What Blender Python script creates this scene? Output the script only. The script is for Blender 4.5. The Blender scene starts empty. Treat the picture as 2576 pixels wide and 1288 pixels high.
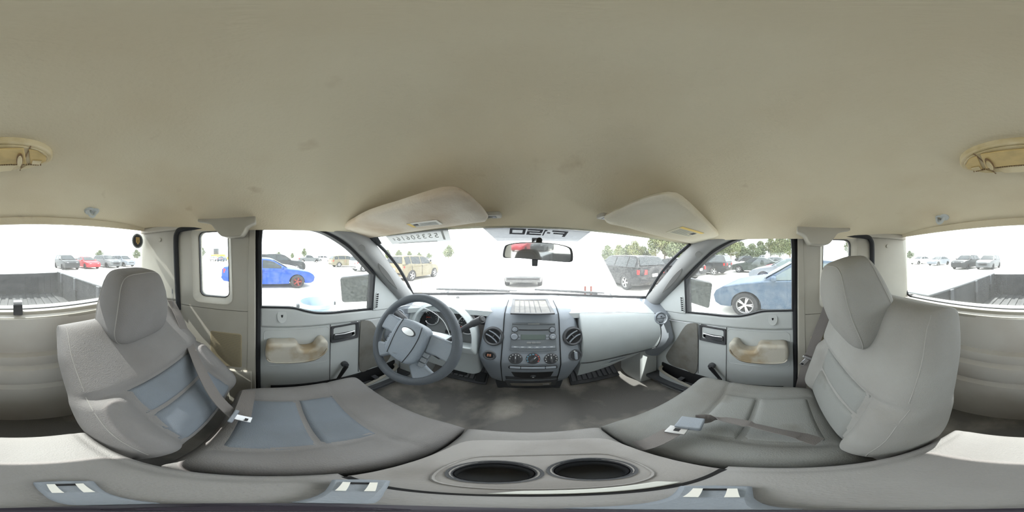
import bpy, bmesh, math, random
from mathutils import Vector, Matrix
random.seed(7)
PI = math.pi
sc = bpy.context.scene
col = sc.collection
# ------------------------------------------------------------------ camera (360 degree, between the seats)
YAW = math.radians(5.3); ROLL = math.radians(1.26)
CAM = Vector((-.03, 0, 1.55))
_f = Vector((-math.sin(YAW), math.cos(YAW), 0)); _r0 = Vector((math.cos(YAW), math.sin(YAW), 0)); _z = Vector((0, 0, 1))
_r = _r0 * math.cos(ROLL) + _z * math.sin(ROLL); _u = _z * math.cos(ROLL) - _r0 * math.sin(ROLL)
cd = bpy.data.cameras.new('camera'); cam = bpy.data.objects.new('camera', cd); col.objects.link(cam)
cd.type = 'PANO'; cd.clip_start = .005; cd.clip_end = 500
try: cd.panorama_type = 'EQUIRECTANGULAR'
except Exception: cd.cycles.panorama_type = 'EQUIRECTANGULAR'
m = Matrix((( _r.x, _u.x, -_f.x, CAM.x), (_r.y, _u.y, -_f.y, CAM.y), (_r.z, _u.z, -_f.z, CAM.z), (0, 0, 0, 1)))
cam.matrix_world = m
sc.camera = cam
# ------------------------------------------------------------------ sky, sun, exposure
w = bpy.data.worlds.new('sky'); sc.world = w; w.use_nodes = True
bgn = w.node_tree.nodes['Background']
bgn.inputs[0].default_value = (.93, .97, 1.0, 1); bgn.inputs[1].default_value = 2.8
sl = bpy.data.lights.new('sun', 'SUN'); sun = bpy.data.objects.new('sun', sl); col.objects.link(sun)
sl.energy = 6.0; sl.angle = .009; sl.color = (1, .96, .9)
SUN_AZ, SUN_EL = math.radians(14), math.radians(52)          # from behind the cab, a little to its right
sd = Vector((math.sin(SUN_AZ) * math.cos(SUN_EL), -math.cos(SUN_AZ) * math.cos(SUN_EL), math.sin(SUN_EL)))
sun.rotation_euler = sd.to_track_quat('Z', 'Y').to_euler()
sc.view_settings.view_transform = 'Standard'; sc.view_settings.look = 'None'
sc.view_settings.gamma = 1; sc.view_settings.use_curve_mapping = False
sc.view_settings.exposure = 0.9
try:
    sc.cycles.max_bounces = 10; sc.cycles.diffuse_bounces = 7; sc.cycles.transparent_max_bounces = 16
    sc.cycles.use_denoising = True; sc.cycles.caustics_reflective = False; sc.cycles.caustics_refractive = False
    sc.cycles.sample_clamp_indirect = 8
except Exception: pass
# ------------------------------------------------------------------ where a sight line meets a plane (truck axes: x right, y ahead, z up, ground 0)
def ray(px, py):
    lo = (px / 2576 - .5) * 2 * PI; la = (.5 - py / 1288) * PI
    return _f * (math.cos(la) * math.cos(lo)) + _r * (math.cos(la) * math.sin(lo)) + _u * math.sin(la)
def at(px, py, x=None, y=None, z=None, n=None, c=0):
    v = ray(px, py)
    if x is not None: t = (x - CAM.x) / v.x
    elif y is not None: t = (y - CAM.y) / v.y
    elif z is not None: t = (z - CAM.z) / v.z
    else:
        n = Vector(n); t = (c - n.dot(CAM)) / n.dot(v)
    return CAM + v * t
SLOPE = math.tan(ROLL)                                         # the lot rises gently to the truck's right
def gz(x): return x * SLOPE
def atg(px, py, h=0): return at(px, py, n=(-SLOPE, 0, 1), c=h)
# ------------------------------------------------------------------ materials
MATS = {}
def mat(name, c, rough=.6, metal=0, c2=None, scale=8, bump=0, bscale=200, spec=.3, emit=0, coat=0, lo=.4, hi=.65, detail=4, stain=None):
    if name in MATS: return MATS[name]
    M = bpy.data.materials.new(name); M.use_nodes = True
    nt = M.node_tree; b = nt.nodes['Principled BSDF']
    b.inputs['Base Color'].default_value = (*c, 1); b.inputs['Roughness'].default_value = rough
    b.inputs['Metallic'].default_value = metal; b.inputs['Specular IOR Level'].default_value = spec
    if coat: b.inputs['Coat Weight'].default_value = coat; b.inputs['Coat Roughness'].default_value = .08
    if emit: b.inputs['Emission Color'].default_value = (*c, 1); b.inputs['Emission Strength'].default_value = emit
    tc = nt.nodes.new('ShaderNodeTexCoord')
    if c2:
        nz = nt.nodes.new('ShaderNodeTexNoise'); nz.inputs['Scale'].default_value = scale; nz.inputs['Detail'].default_value = detail
        nt.links.new(tc.outputs['Object'], nz.inputs['Vector'])
        mr = nt.nodes.new('ShaderNodeMapRange'); mr.inputs[1].default_value = lo; mr.inputs[2].default_value = hi
        nt.links.new(nz.outputs[0], mr.inputs[0])
        mx = nt.nodes.new('ShaderNodeMix'); mx.data_type = 'RGBA'
        mx.inputs[6].default_value = (*c, 1); mx.inputs[7].default_value = (*c2, 1)
        nt.links.new(mr.outputs[0], mx.inputs[0]); out = mx.outputs[2]
        if stain:                                                  # small scattered stains
            n3 = nt.nodes.new('ShaderNodeTexNoise'); n3.inputs['Scale'].default_value = 11; n3.inputs['Detail'].default_value = 3
            nt.links.new(tc.outputs['Object'], n3.inputs['Vector'])
            m3 = nt.nodes.new('ShaderNodeMapRange'); m3.inputs[1].default_value = .69; m3.inputs[2].default_value = .82; m3.inputs[4].default_value = .4
            nt.links.new(n3.outputs[0], m3.inputs[0])
            x3 = nt.nodes.new('ShaderNodeMix'); x3.data_type = 'RGBA'; x3.inputs[7].default_value = (*stain, 1)
            nt.links.new(m3.outputs[0], x3.inputs[0]); nt.links.new(out, x3.inputs[6]); out = x3.outputs[2]
        nt.links.new(out, b.inputs['Base Color'])
    if bump:
        n2 = nt.nodes.new('ShaderNodeTexNoise'); n2.inputs['Scale'].default_value = bscale; n2.inputs['Detail'].default_value = 2
        nt.links.new(tc.outputs['Object'], n2.inputs['Vector'])
        bp = nt.nodes.new('ShaderNodeBump'); bp.inputs['Strength'].default_value = bump; bp.inputs['Distance'].default_value = .002
        nt.links.new(n2.outputs[0], bp.inputs['Height']); nt.links.new(bp.outputs[0], b.inputs['Normal'])
    MATS[name] = M; return M
def glass(name, tint, dust, dustcol=(.8, .8, .78), speck=.5, scale=60):
    M = bpy.data.materials.new(name); M.use_nodes = True; nt = M.node_tree; nt.nodes.clear()
    o = nt.nodes.new('ShaderNodeOutputMaterial')
    tr = nt.nodes.new('ShaderNodeBsdfTransparent'); tr.inputs[0].default_value = (*tint, 1)
    df = nt.nodes.new('ShaderNodeBsdfTranslucent'); df.inputs[0].default_value = (*dustcol, 1)
    d2 = nt.nodes.new('ShaderNodeBsdfDiffuse'); d2.inputs[0].default_value = (*dustcol, 1)
    ad = nt.nodes.new('ShaderNodeMixShader'); ad.inputs[0].default_value = .35
    nt.links.new(df.outputs[0], ad.inputs[1]); nt.links.new(d2.outputs[0], ad.inputs[2])
    tc = nt.nodes.new('ShaderNodeTexCoord'); nz = nt.nodes.new('ShaderNodeTexNoise'); nz.inputs['Scale'].default_value = scale; nz.inputs['Detail'].default_value = 6
    nt.links.new(tc.outputs['Object'], nz.inputs['Vector'])
    mr = nt.nodes.new('ShaderNodeMapRange'); mr.inputs[1].default_value = .3; mr.inputs[2].default_value = .7
    mr.inputs[3].default_value = dust * (1 - speck); mr.inputs[4].default_value = dust * (1 + speck)
    nt.links.new(nz.outputs[0], mr.inputs[0])
    mx = nt.nodes.new('ShaderNodeMixShader'); nt.links.new(mr.outputs[0], mx.inputs[0])
    nt.links.new(tr.outputs[0], mx.inputs[1]); nt.links.new(ad.outputs[0], mx.inputs[2])
    gl = nt.nodes.new('ShaderNodeBsdfGlossy'); gl.inputs['Roughness'].default_value = .03
    m2 = nt.nodes.new('ShaderNodeMixShader'); m2.inputs[0].default_value = .035
    nt.links.new(mx.outputs[0], m2.inputs[1]); nt.links.new(gl.outputs[0], m2.inputs[2])
    nt.links.new(m2.outputs[0], o.inputs[0]); MATS[name] = M; return M
HEAD = mat('headliner_cloth', (.65, .59, .455), .95, c2=(.57, .49, .355), scale=2.2, bump=.5, bscale=160, spec=.05, lo=.45, hi=.72, stain=(.33, .24, .15))
PANEL = mat('grey_door_plastic', (.51, .535, .54), .5, c2=(.475, .495, .495), scale=5, bump=.15, bscale=500)
PILLAR = mat('grey_pillar_plastic', (.27, .272, .275), .6, c2=(.245, .245, .245), scale=4, bump=.15, bscale=400)
WARM = mat('warm_grey_trim_plastic', (.385, .368, .325), .6, c2=(.345, .325, .28), scale=3, bump=.15, bscale=400)
REARW = mat('back_wall_plastic', (.55, .535, .505), .6, c2=(.48, .45, .41), scale=3, bump=.15, bscale=400)
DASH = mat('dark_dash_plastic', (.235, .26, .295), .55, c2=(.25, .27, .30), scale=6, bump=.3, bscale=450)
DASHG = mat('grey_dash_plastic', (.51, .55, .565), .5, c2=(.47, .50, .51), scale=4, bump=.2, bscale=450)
CHAR = mat('charcoal_plastic', (.055, .058, .064), .45, c2=(.08, .08, .085), scale=12, bump=.1, bscale=400)
BLACK = mat('black_plastic', (.018, .018, .02), .4)
RUBBER = mat('black_rubber', (.02, .021, .024), .7, bump=.2, bscale=200)
SEAT = mat('grey_seat_cloth', (.22, .213, .212), .95, c2=(.195, .186, .182), scale=5, bump=.6, bscale=330, spec=.05)
SEATP = mat('pale_grey_seat_cloth', (.29, .285, .272), .95, c2=(.26, .252, .24), scale=5, bump=.6, bscale=330, spec=.05)
SEATC = mat('console_seat_cloth', (.28, .272, .265), .95, c2=(.245, .235, .228), scale=5, bump=.6, bscale=330, spec=.05)
INSERT = mat('blue_grey_seat_insert', (.185, .207, .237), .95, c2=(.168, .185, .207), scale=7, bump=.6, bscale=330, spec=.05)
PSEAT = mat('grey_seat_insert', (.24, .243, .235), .95, c2=(.165, .155, .138), scale=4, bump=.6, bscale=330, spec=.05, lo=.55, hi=.7)
CUSHP = mat('light_offset_cushion_cloth', (.225, .228, .22), .95, c2=(.18, .175, .162), scale=4, bump=.6, bscale=330, spec=.05)  # base colour darkened to offset the extra window light on the passenger cushion
STITCH = mat('light_stitching', (.31, .30, .285), .9)
BELT = mat('grey_belt_webbing', (.19, .175, .168), .8, bump=.5, bscale=500, spec=.1)
CARPET = mat('worn_dark_carpet', (.17, .163, .155), 1, c2=(.36, .335, .30), scale=4.5, bump=1, bscale=160, spec=.02, lo=.5, hi=.72, detail=8)
CHROME = mat('chrome', (.75, .75, .76), .15, 1)
STEEL = mat('bright_steel', (.6, .6, .62), .3, .9)
VISOR = mat('visor_cloth', (.67, .61, .52), .95, c2=(.52, .43, .33), scale=6, bump=.5, bscale=160, spec=.05)
VISOR2 = mat('visor_cloth_clean', (.64, .60, .50), .95, c2=(.58, .53, .42), scale=4, bump=.5, bscale=160, spec=.05)
ARM = mat('tan_stained_armrest', (.47, .445, .39), .6, c2=(.33, .26, .17), scale=9, bump=.15, bscale=350, lo=.48, hi=.7)
CLOTH = mat('dark_door_cloth', (.20, .195, .18), .95, c2=(.16, .15, .13), scale=12, bump=.6, bscale=300, spec=.05)
LAMPLENS = mat('amber_aged_lens', (.60, .44, .18), .35, c2=(.42, .31, .13), scale=20, spec=.5)
LAMPBODY = mat('yellowed_lamp_plastic', (.68, .59, .40), .45, c2=(.48, .38, .2), scale=15)
WHITEP = mat('white_label_paper', (.75, .73, .68), .8)
YEL = mat('yellow_label_strip', (.75, .55, .18), .8)
INK = mat('dark_ink', (.06, .06, .07), .8)
GREYINK = mat('grey_ink', (.33, .34, .33), .8)
WHITEMARK = mat('white_print', (.75, .76, .76), .6)
RED = mat('red_needle', (.7, .06, .03), .5)
GAUGE = mat('gauge_face', (.03, .032, .036), .5)
LCD = mat('green_grey_display', (.10, .125, .115), .25)
SILVER = mat('satin_silver_ring', (.7, .7, .72), .3, .7)
GLASSW = glass('dusty_windshield_glass', (.93, .96, .95), .055, speck=.6, scale=120)
GLASSR = glass('dusty_rear_glass', (.92, .95, .95), .025, speck=.4, scale=160)
GLASSD = glass('dusty_door_glass', (.92, .95, .95), .025, speck=.7, scale=160)
DECAL = glass('dotted_shade_band', (.14, .145, .15), .75, (.19, .195, .205), speck=.08)
PAPERGL = glass('window_paper_sticker', (.2, .2, .2), .85, (.27, .275, .27), speck=.05)
MIRROR = mat('mirror_glass', (.62, .63, .63), .04, 1)
DUSTMIR = mat('dusty_mirror_glass', (.10, .105, .10), .35, .3, c2=(.05, .053, .05), scale=90)
# ------------------------------------------------------------------ mesh builders
def tag(o, label=None, cat=None, group=None, kind=None):
    if label: o['label'] = label
    if cat: o['category'] = cat
    if group: o['group'] = group
    if kind: o['kind'] = kind
    return o
def empty(name, loc=(0, 0, 0), rz=0, **k):
    o = bpy.data.objects.new(name, None); col.objects.link(o); o.location = loc; o.rotation_euler = (0, 0, rz); o.empty_display_size = .1
    return tag(o, **k)
class MB:
    def __init__(s): s.v = []; s.f = []
    def add(s, v, f):
        b = len(s.v); s.v += [Vector(p) for p in v]; s.f += [[i + b for i in q] for q in f]; return s
    def box(s, a, b):
        x0, y0, z0 = [min(a[i], b[i]) for i in range(3)]; x1, y1, z1 = [max(a[i], b[i]) for i in range(3)]
        return s.add([(x0, y0, z0), (x1, y0, z0), (x1, y1, z0), (x0, y1, z0), (x0, y0, z1), (x1, y0, z1), (x1, y1, z1), (x0, y1, z1)],
                     [(0, 3, 2, 1), (4, 5, 6, 7), (0, 1, 5, 4), (1, 2, 6, 5), (2, 3, 7, 6), (3, 0, 4, 7)])
    def obox(s, c, ax, ay, az, sx, sy, sz):                       # oriented box, half sizes
        c, ax, ay, az = Vector(c), Vector(ax).normalized(), Vector(ay).normalized(), Vector(az).normalized()
        k = [(-1, -1, -1), (1, -1, -1), (1, 1, -1), (-1, 1, -1), (-1, -1, 1), (1, -1, 1), (1, 1, 1), (-1, 1, 1)]
        return s.add([c + ax * (a * sx) + ay * (b * sy) + az * (d * sz) for a, b, d in k],
                     [(0, 3, 2, 1), (4, 5, 6, 7), (0, 1, 5, 4), (1, 2, 6, 5), (2, 3, 7, 6), (3, 0, 4, 7)])
    def prism(s, poly, vec):
        poly = [Vector(p) for p in poly]; vec = Vector(vec); n = len(poly)
        return s.add(poly + [p + vec for p in poly], [list(range(n))[::-1], list(range(n, 2 * n))] + [(i, (i + 1) % n, n + (i + 1) % n, n + i) for i in range(n)])
    def ring(s, outer, inner, vec):
        outer = [Vector(p) for p in outer]; inner = [Vector(p) for p in inner]; vec = Vector(vec); n = len(outer)
        V = outer + inner + [p + vec for p in outer] + [p + vec for p in inner]; F = []
        for i in range(n):
            j = (i + 1) % n
            F += [(i, j, n + j, n + i), (2 * n + i, 3 * n + i, 3 * n + j, 2 * n + j), (i, 2 * n + i, 2 * n + j, j), (n + i, n + j, 3 * n + j, 3 * n + i)]
        return s.add(V, F)
    def tube(s, path, r, n=10, closed=False, flat=1, upv=(0, 0, 1)):
        path = [Vector(p) for p in path]; N = len(path); V = []; F = []
        rr = r if isinstance(r, (list, tuple)) else [r] * N
        prev = None
        for i, p in enumerate(path):
            a = path[(i - 1) % N] if (closed or i > 0) else p; b = path[(i + 1) % N] if (closed or i < N - 1) else p
            t = (b - a).normalized()
            if prev is None:
                up = Vector(upv)
                if abs(t.dot(up)) > .95: up = Vector((1, 0, 0))
                e = t.cross(up).normalized()
            else: e = (prev - t * prev.dot(t)).normalized()
            prev = e; g = t.cross(e)
            for k in range(n):
                A = 2 * PI * k / n; V.append(p + (e * math.cos(A) + g * (math.sin(A) * flat)) * rr[i])
        for i in range(N if closed else N - 1):
            for k in range(n):
                a = i * n + k; b = i * n + (k + 1) % n; c = ((i + 1) % N) * n + (k + 1) % n; d = ((i + 1) % N) * n + k
                F.append((a, b, c, d))
        if not closed: F += [list(range(n))[::-1], [(N - 1) * n + k for k in range(n)]]
        return s.add(V, F)
    def lathe(s, prof, o, ax, n=24, sq=1, ref=None):              # profile (radius, height along ax)
        o = Vector(o); ax = Vector(ax).normalized()
        e = Vector(ref) if ref else (Vector((1, 0, 0)) if abs(ax.x) < .9 else Vector((0, 1, 0)))
        e = (e - ax * e.dot(ax)).normalized(); g = ax.cross(e); V = []; F = []
        for r, h in prof:
            for k in range(n):
                A = 2 * PI * k / n; V.append(o + ax * h + e * (r * math.cos(A)) + g * (r * sq * math.sin(A)))
        for i in range(len(prof) - 1):
            for k in range(n): F.append((i * n + k, i * n + (k + 1) % n, (i + 1) * n + (k + 1) % n, (i + 1) * n + k))
        if prof[0][0] > 1e-6 and prof[-1][0] > 1e-6:               # an open ring profile closes on itself
            m0 = (len(prof) - 1) * n
            for k in range(n): F.append((m0 + k, m0 + (k + 1) % n, (k + 1) % n, k))
        return s.add(V, F)
    def grid(s, rows, thick=None):                                # thick: vector added to make a closed slab
        R = len(rows); K = len(rows[0]); V = [Vector(p) for r in rows for p in r]
        F = [(i * K + j, i * K + j + 1, (i + 1) * K + j + 1, (i + 1) * K + j) for i in range(R - 1) for j in range(K - 1)]
        if thick is not None:
            n = len(V); t = thick
            V2 = [p + (Vector(t) if not callable(t) else t(p)) for p in V]
            F2 = [[n + q for q in f][::-1] for f in F]
            E = [(j, j + 1) for j in range(K - 1)] + [((R - 1) * K + j + 1, (R - 1) * K + j) for j in range(K - 1)] + \
                [((i + 1) * K, i * K) for i in range(R - 1)] + [(i * K + K - 1, (i + 1) * K + K - 1) for i in range(R - 1)]
            F = F + F2 + [(b, a, a + n, b + n) for a, b in E]; V = V + V2
        return s.add(V, F)
    def ribbon(s, path, wdirs, width, thick, nrm=None):
        path = [Vector(p) for p in path]; N = len(path); V = []; F = []
        for i, p in enumerate(path):
            t = (path[min(i + 1, N - 1)] - path[max(i - 1, 0)]).normalized(); wd = Vector(wdirs[i] if isinstance(wdirs, list) else wdirs)
            wd = (wd - t * wd.dot(t)).normalized(); n = t.cross(wd)
            for a, b in ((-1, -1), (1, -1), (1, 1), (-1, 1)): V.append(p + wd * (a * width / 2) + n * (b * thick / 2))
        for i in range(N - 1):
            for k in range(4): F.append((i * 4 + k, i * 4 + (k + 1) % 4, (i + 1) * 4 + (k + 1) % 4, (i + 1) * 4 + k))
        F += [(3, 2, 1, 0), [(N - 1) * 4 + k for k in range(4)]]
        return s.add(V, F)
    def sell(s, c, sx, sy, sz, e=.4, n=14, ax=None):              # rounded block (superellipsoid)
        ax = ax or (Vector((1, 0, 0)), Vector((0, 1, 0)), Vector((0, 0, 1))); c = Vector(c)
        pw = lambda t: math.copysign(abs(t) ** e, t); V = []; F = []; m2 = 2 * n
        for i in range(n + 1):
            la = -PI / 2 + PI * i / n
            for k in range(m2):
                lo = 2 * PI * k / m2
                V.append(c + ax[0] * (sx * pw(math.cos(la)) * pw(math.cos(lo))) + ax[1] * (sy * pw(math.cos(la)) * pw(math.sin(lo))) + ax[2] * (sz * pw(math.sin(la))))
        for i in range(n):
            for k in range(m2): F.append((i * m2 + k, i * m2 + (k + 1) % m2, (i + 1) * m2 + (k + 1) % m2, (i + 1) * m2 + k))
        return s.add(V, F)
    def warp(s, fn): s.v = [Vector(fn(p)) for p in s.v]; return s
    def mesh(s, name, smooth=35):
        me = bpy.data.meshes.new(name); me.from_pydata([tuple(p) for p in s.v], [], s.f); me.update()
        bm = bmesh.new(); bm.from_mesh(me)
        bmesh.ops.remove_doubles(bm, verts=bm.verts, dist=1e-5); bmesh.ops.recalc_face_normals(bm, faces=bm.faces); bm.to_mesh(me); bm.free()
        if smooth:
            me.shade_smooth(); me.set_sharp_from_angle(angle=math.radians(smooth))
        return me
    def build(s, name, material, parent=None, smooth=35, bevel=0, seg=2, label=None, cat=None, group=None, kind=None, origin=None):
        me = s.mesh(name, smooth); me.materials.append(material)
        o = bpy.data.objects.new(name, me); col.objects.link(o)
        if origin is not None:
            me.transform(Matrix.Translation(-Vector(origin))); o.location = origin
        if parent is not None:
            o.parent = parent
            if root_of(parent).name not in LOCAL: o.matrix_parent_inverse = parent_world(parent).inverted()
        if bevel:
            bv = o.modifiers.new('bevel', 'BEVEL'); bv.width = bevel; bv.segments = seg; bv.limit_method = 'ANGLE'; bv.angle_limit = math.radians(40); bv.harden_normals = False
        return tag(o, label, cat, group, kind)
LOCAL = set()                                                     # things whose parts are given in the thing's own axes
def root_of(p): return root_of(p.parent) if p.parent else p
def parent_world(p):
    mw = Matrix.LocRotScale(p.location, p.rotation_euler, p.scale)
    return (parent_world(p.parent) @ p.matrix_parent_inverse @ mw) if p.parent else mw
def rrect(hx, hy, r, n=5):                                        # rounded rectangle outline (2D)
    out = []
    for cx, cy, a0 in ((hx - r, hy - r, 0), (-hx + r, hy - r, 90), (-hx + r, -hy + r, 180), (hx - r, -hy + r, 270)):
        for i in range(n + 1):
            A = math.radians(a0 + 90 * i / n); out.append((cx + r * math.cos(A), cy + r * math.sin(A)))
    return out
def curve(pts, n=8):                                              # Catmull-Rom through the points
    P = [Vector(p) for p in pts]; out = []
    for i in range(len(P) - 1):
        a, b, c, d = P[max(i - 1, 0)], P[i], P[i + 1], P[min(i + 2, len(P) - 1)]
        for k in range(n):
            t = k / n; out.append(.5 * ((2 * b) + (c - a) * t + (2 * a - 5 * b + 4 * c - d) * t * t + (3 * b - a - 3 * c + d) * t ** 3))
    return out + [P[-1]]
def closed_curve(pts, n=4):
    P = [Vector(p) for p in pts]; N = len(P); out = []
    for i in range(N):
        a, b, c, d = P[i - 1], P[i], P[(i + 1) % N], P[(i + 2) % N]
        for k in range(n):
            t = k / n; out.append(.5 * ((2 * b) + (c - a) * t + (2 * a - 5 * b + 4 * c - d) * t * t + (3 * b - a - 3 * c + d) * t ** 3))
    return out
def text_obj(body, size, o, ax, ay, material, parent, name='lettering', extrude=.0004, sx=1.0, align='CENTER', **k):
    cu = bpy.data.curves.new('t', 'FONT'); cu.body = body; cu.size = size; cu.align_x = align; cu.align_y = 'CENTER'; cu.extrude = extrude; cu.resolution_u = 3
    to = bpy.data.objects.new('t', cu); col.objects.link(to); dg = bpy.context.evaluated_depsgraph_get()
    me = bpy.data.meshes.new_from_object(to.evaluated_get(dg)); bpy.data.objects.remove(to); bpy.data.curves.remove(cu)
    ax = Vector(ax).normalized(); ay = Vector(ay).normalized(); az = ax.cross(ay); o = Vector(o)
    mb = MB(); mb.add([o + ax * (v.co.x * sx) + ay * v.co.y + az * v.co.z for v in me.vertices], [list(p.vertices) for p in me.polygons])
    bpy.data.meshes.remove(me)
    return mb.build(name, material, parent, smooth=0, **k)
def lerp(a, b, t): return a + (b - a) * t
def sstep(a, b, x):
    t = max(0, min(1, (x - a) / (b - a))); return t * t * (3 - 2 * t)
def interp(tab, x):
    if x <= tab[0][0]: return tab[0][1]
    for (a, b), (c, d) in zip(tab, tab[1:]):
        if x <= c: return b + (d - b) * (x - a) / (c - a)
    return tab[-1][1]
# ================================================================== THE CAB SHELL
ST = dict(kind='structure')
# headliner: a domed shell closed by the roof skin above it
def ceil_z(x, y):
    u = abs(x) / .735; v = abs(y + .095) / .615; e = 3.6 if y > -.095 else 2.7
    rear = sstep(-.2, -.70, y)
    return 1.648 + .05 * rear + .15 * max(0, 1 - u ** 3.6) * max(0, 1 - v ** e)
rows = []
NY, NX = 44, 44
for i in range(NY + 1):
    v = math.sin((i / NY - .5) * PI); y = -.095 + .615 * v
    rows.append([(.735 * math.sin((j / NX - .5) * PI), y - (.03 * (math.sin((j / NX - .5) * PI)) ** 2 if v > .9 else 0), ceil_z(.735 * math.sin((j / NX - .5) * PI), y)) for j in range(NX + 1)])
ceiling = MB().grid(rows, lambda p: Vector((0, 0, .028))).build('ceiling', HEAD, smooth=60, **ST)
tag(ceiling, 'domed tan cloth headliner with stains over the whole cab', 'headliner')
for s in (-1, 1):                                                  # roof rails that close the shell over the doors
    MB().box((s * .72, -.71, 1.668), (s * .79, .40, 1.70)).build('trim_roof_side', WARM, ceiling, bevel=.006)
MB().box((-.80, -.712, 1.71), (.80, -.69, 1.735)).build('trim_roof_rear', WARM, ceiling, bevel=.006)
# floor
def floor_z(x, y):
    hump = .07 * sstep(.26, .12, abs(x)) * sstep(-.1, .4, y)
    return .55 + hump + .5 * sstep(.92, 1.35, y)
rows = [[(x, y, floor_z(x, y)) for x in [(-.80 + 1.6 * j / 48) for j in range(49)]] for y in [(-.72 + 2.0 * i / 50) for i in range(51)]]
floor = MB().grid(rows, lambda p: Vector((0, 0, .42 - p.z))).build('floor', CARPET, smooth=60, **ST)
tag(floor, 'worn dark grey carpet floor with dusty patches', 'floor')
# firewall
fw = MB().box((-.86, 1.24, .45), (.86, 1.32, 1.15)).build('wall_front', CHAR, **ST); tag(fw, 'dark firewall below the windshield', 'wall')
# back wall: stepped moulded panel below the rear window, plus the frame around it
root = empty('wall_back', (0, -.72, .55), **ST); tag(root, 'warm grey moulded back wall with horizontal ribs below rear window', 'wall')
prof = [(-.70, 1.285), (-.675, 1.27), (-.672, 1.13), (-.69, 1.08), (-.665, 1.07), (-.665, 1.03), (-.685, 1.00), (-.66, .985), (-.66, .90), (-.69, .85), (-.665, .835), (-.66, .70), (-.63, .56), (-.63, .5)]
rows = []
rows = [[(x, y - .03 * (abs(x) / .8) ** 2 + .0, z) for x in [(-.82 + 1.64 * j / 24) for j in range(25)]] for y, z in prof]
MB().grid(rows, lambda p: Vector((0, -.84 - p.y, 0))).build('lower_panel', REARW, root, smooth=50)
for s in (-1, 1):                                                  # rear corner trim beside the window
    o = MB().prism([(s * .74, -.70, 1.28), (s * .765, -.46, 1.28), (s * .81, -.46, 1.28), (s * .81, -.76, 1.28), (s * .77, -.76, 1.28), (s * .745, -.74, 1.28)], (0, 0, .41)).build('corner_trim', WARM, root, bevel=.015, seg=3)
    q = at(393, 601, x=-.745) if s < 0 else at(2238, 620, x=.745)
    MB().lathe([(.0, .0), (.011, .0), (.012, .004), (.010, .006), (.0, .006)], (s * .7525, -.585, 1.625), (-s, 0, 0), 18).build('screw_cap', WARM, root)
    MB().box((s * .765, -.86, .45), (s * .95, -.46, 1.285)).build('quarter_panel', WARM, root, bevel=.012)
MB().box((-.78, -.690, 1.682), (.78, -.676, 1.715)).build('header', HEAD, root, bevel=.004)
# rear window
rw = empty('window_2', (0, -.74, 1.29), **ST); tag(rw, 'wide dusty rear window with black gasket above the back wall', 'window')
ol = [(x, z + 1.495) for x, z in rrect(.755, .20, .05)]
ol = [(x, z - .03 * (abs(x) / .75) ** 3 if z > 1.5 else z) for x, z in ol]
RWY = lambda z: -.745 + .055 * (z - 1.295) / .4                    # the glass leans forward at its top
MB().prism([(x, RWY(z), z) for x, z in ol], (0, -.004, 0)).build('pane', GLASSR, rw, smooth=0)
gk = [(-.757, 1.64), (-.757, 1.50), (-.757, 1.345), (-.742, 1.31), (-.70, 1.296), (-.35, 1.294), (0, 1.294), (.35, 1.294), (.70, 1.296), (.742, 1.31), (.757, 1.345), (.757, 1.50), (.757, 1.64)]
MB().tube([(x, RWY(z) + .006, z) for x, z in gk], .008, 6).build('gasket', RUBBER, rw)   # sides and sill; the header trim hides the top
for y0, y1, z0, z1 in ((-.735, -.700, 1.27, 1.298), (-.70, -.678, 1.26, 1.276)):
    MB().box((-.745, y0, z0), (.745, y1, z1)).build('sill_ledge', WARM, rw, bevel=.004)
q = at(45, 770, y=-.69)
lt = MB().box((q.x - .02, -.735, 1.285), (q.x + .02, -.69, 1.335)).build('latch', CHAR, rw, bevel=.004, label='dark latch block on the rear window sill')
MB().box((q.x - .018, -.73, 1.335), (q.x + .018, -.70, 1.345)).build('latch_tip', SILVER, lt)
# round club sticker in the rear window's corner
q = at(347, 606, y=-.695)
st = empty('window_sticker', q, label='round dark sticker with gold shield on the rear window corner', cat='sticker')
c = Vector((q.x, RWY(q.z) + .002, q.z))
MB().lathe([(.0, 0), (.044, 0), (.044, .0008), (0, .0008)], c, (0, 1, 0), 28).build('disc', PAPERGL, st)
MB().lathe([(.0, .0), (.036, 0), (.036, .001), (0, .001)], c + Vector((0, .0006, 0)), (0, 1, 0), 28).build('ring', CHAR, st)
MB().prism([c + Vector((a * .015, .0018, b * .022)) for a, b in ((-1, 1), (1, 1), (1, -.3), (0, -1), (-1, -.3))], (0, .0006, 0)).build('shield', mat('gold_foil', (.55, .38, .15), .5), st, smooth=0)
text_obj('5', .022, c + Vector((0, .003, -.004)), (1, 0, 0), (0, 0, 1), INK, st, 'numeral')
# windshield
def ws_base(x): return 1.205 - .60 * x * x
WSB = lambda x: Vector((x, ws_base(x), 1.262 + .0 * x))
WST = lambda x: Vector((x, .535 - .07 * x * x, 1.652 - .03 * x * x))
def ws(x, t):
    a, b = WSB(x), WST(x * .985); p = a.lerp(b, t); return p + Vector((0, .35, .6)).normalized() * (.035 * math.sin(PI * t))
wsr = empty('window_1', (0, 1.2, 1.26), **ST); tag(wsr, 'large dusty windshield sloping back over the dashboard', 'window')
rows = [[ws(-.765 + 1.53 * j / 24, i / 12) for j in range(25)] for i in range(13)]
MB().grid(rows).build('pane', GLASSW, wsr, smooth=60)
bl = [ws(-.75 + 1.5 * j / 24, .012) for j in range(25)]
MB().tube(bl, .012, 6).build('lower_seal', RUBBER, wsr)
for s in (-1, 1):
    MB().tube([ws(s * .752, t / 12) for t in range(13)], .010, 6).build('side_seal', RUBBER, wsr)
MB().grid([[ws(-.77 + 1.54 * j / 20, t) + Vector((0, 0, .004)) for j in range(21)] for t in (.972, .985, 1.03)], (0, .012, .03)).build('header', HEAD, wsr)
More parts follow.
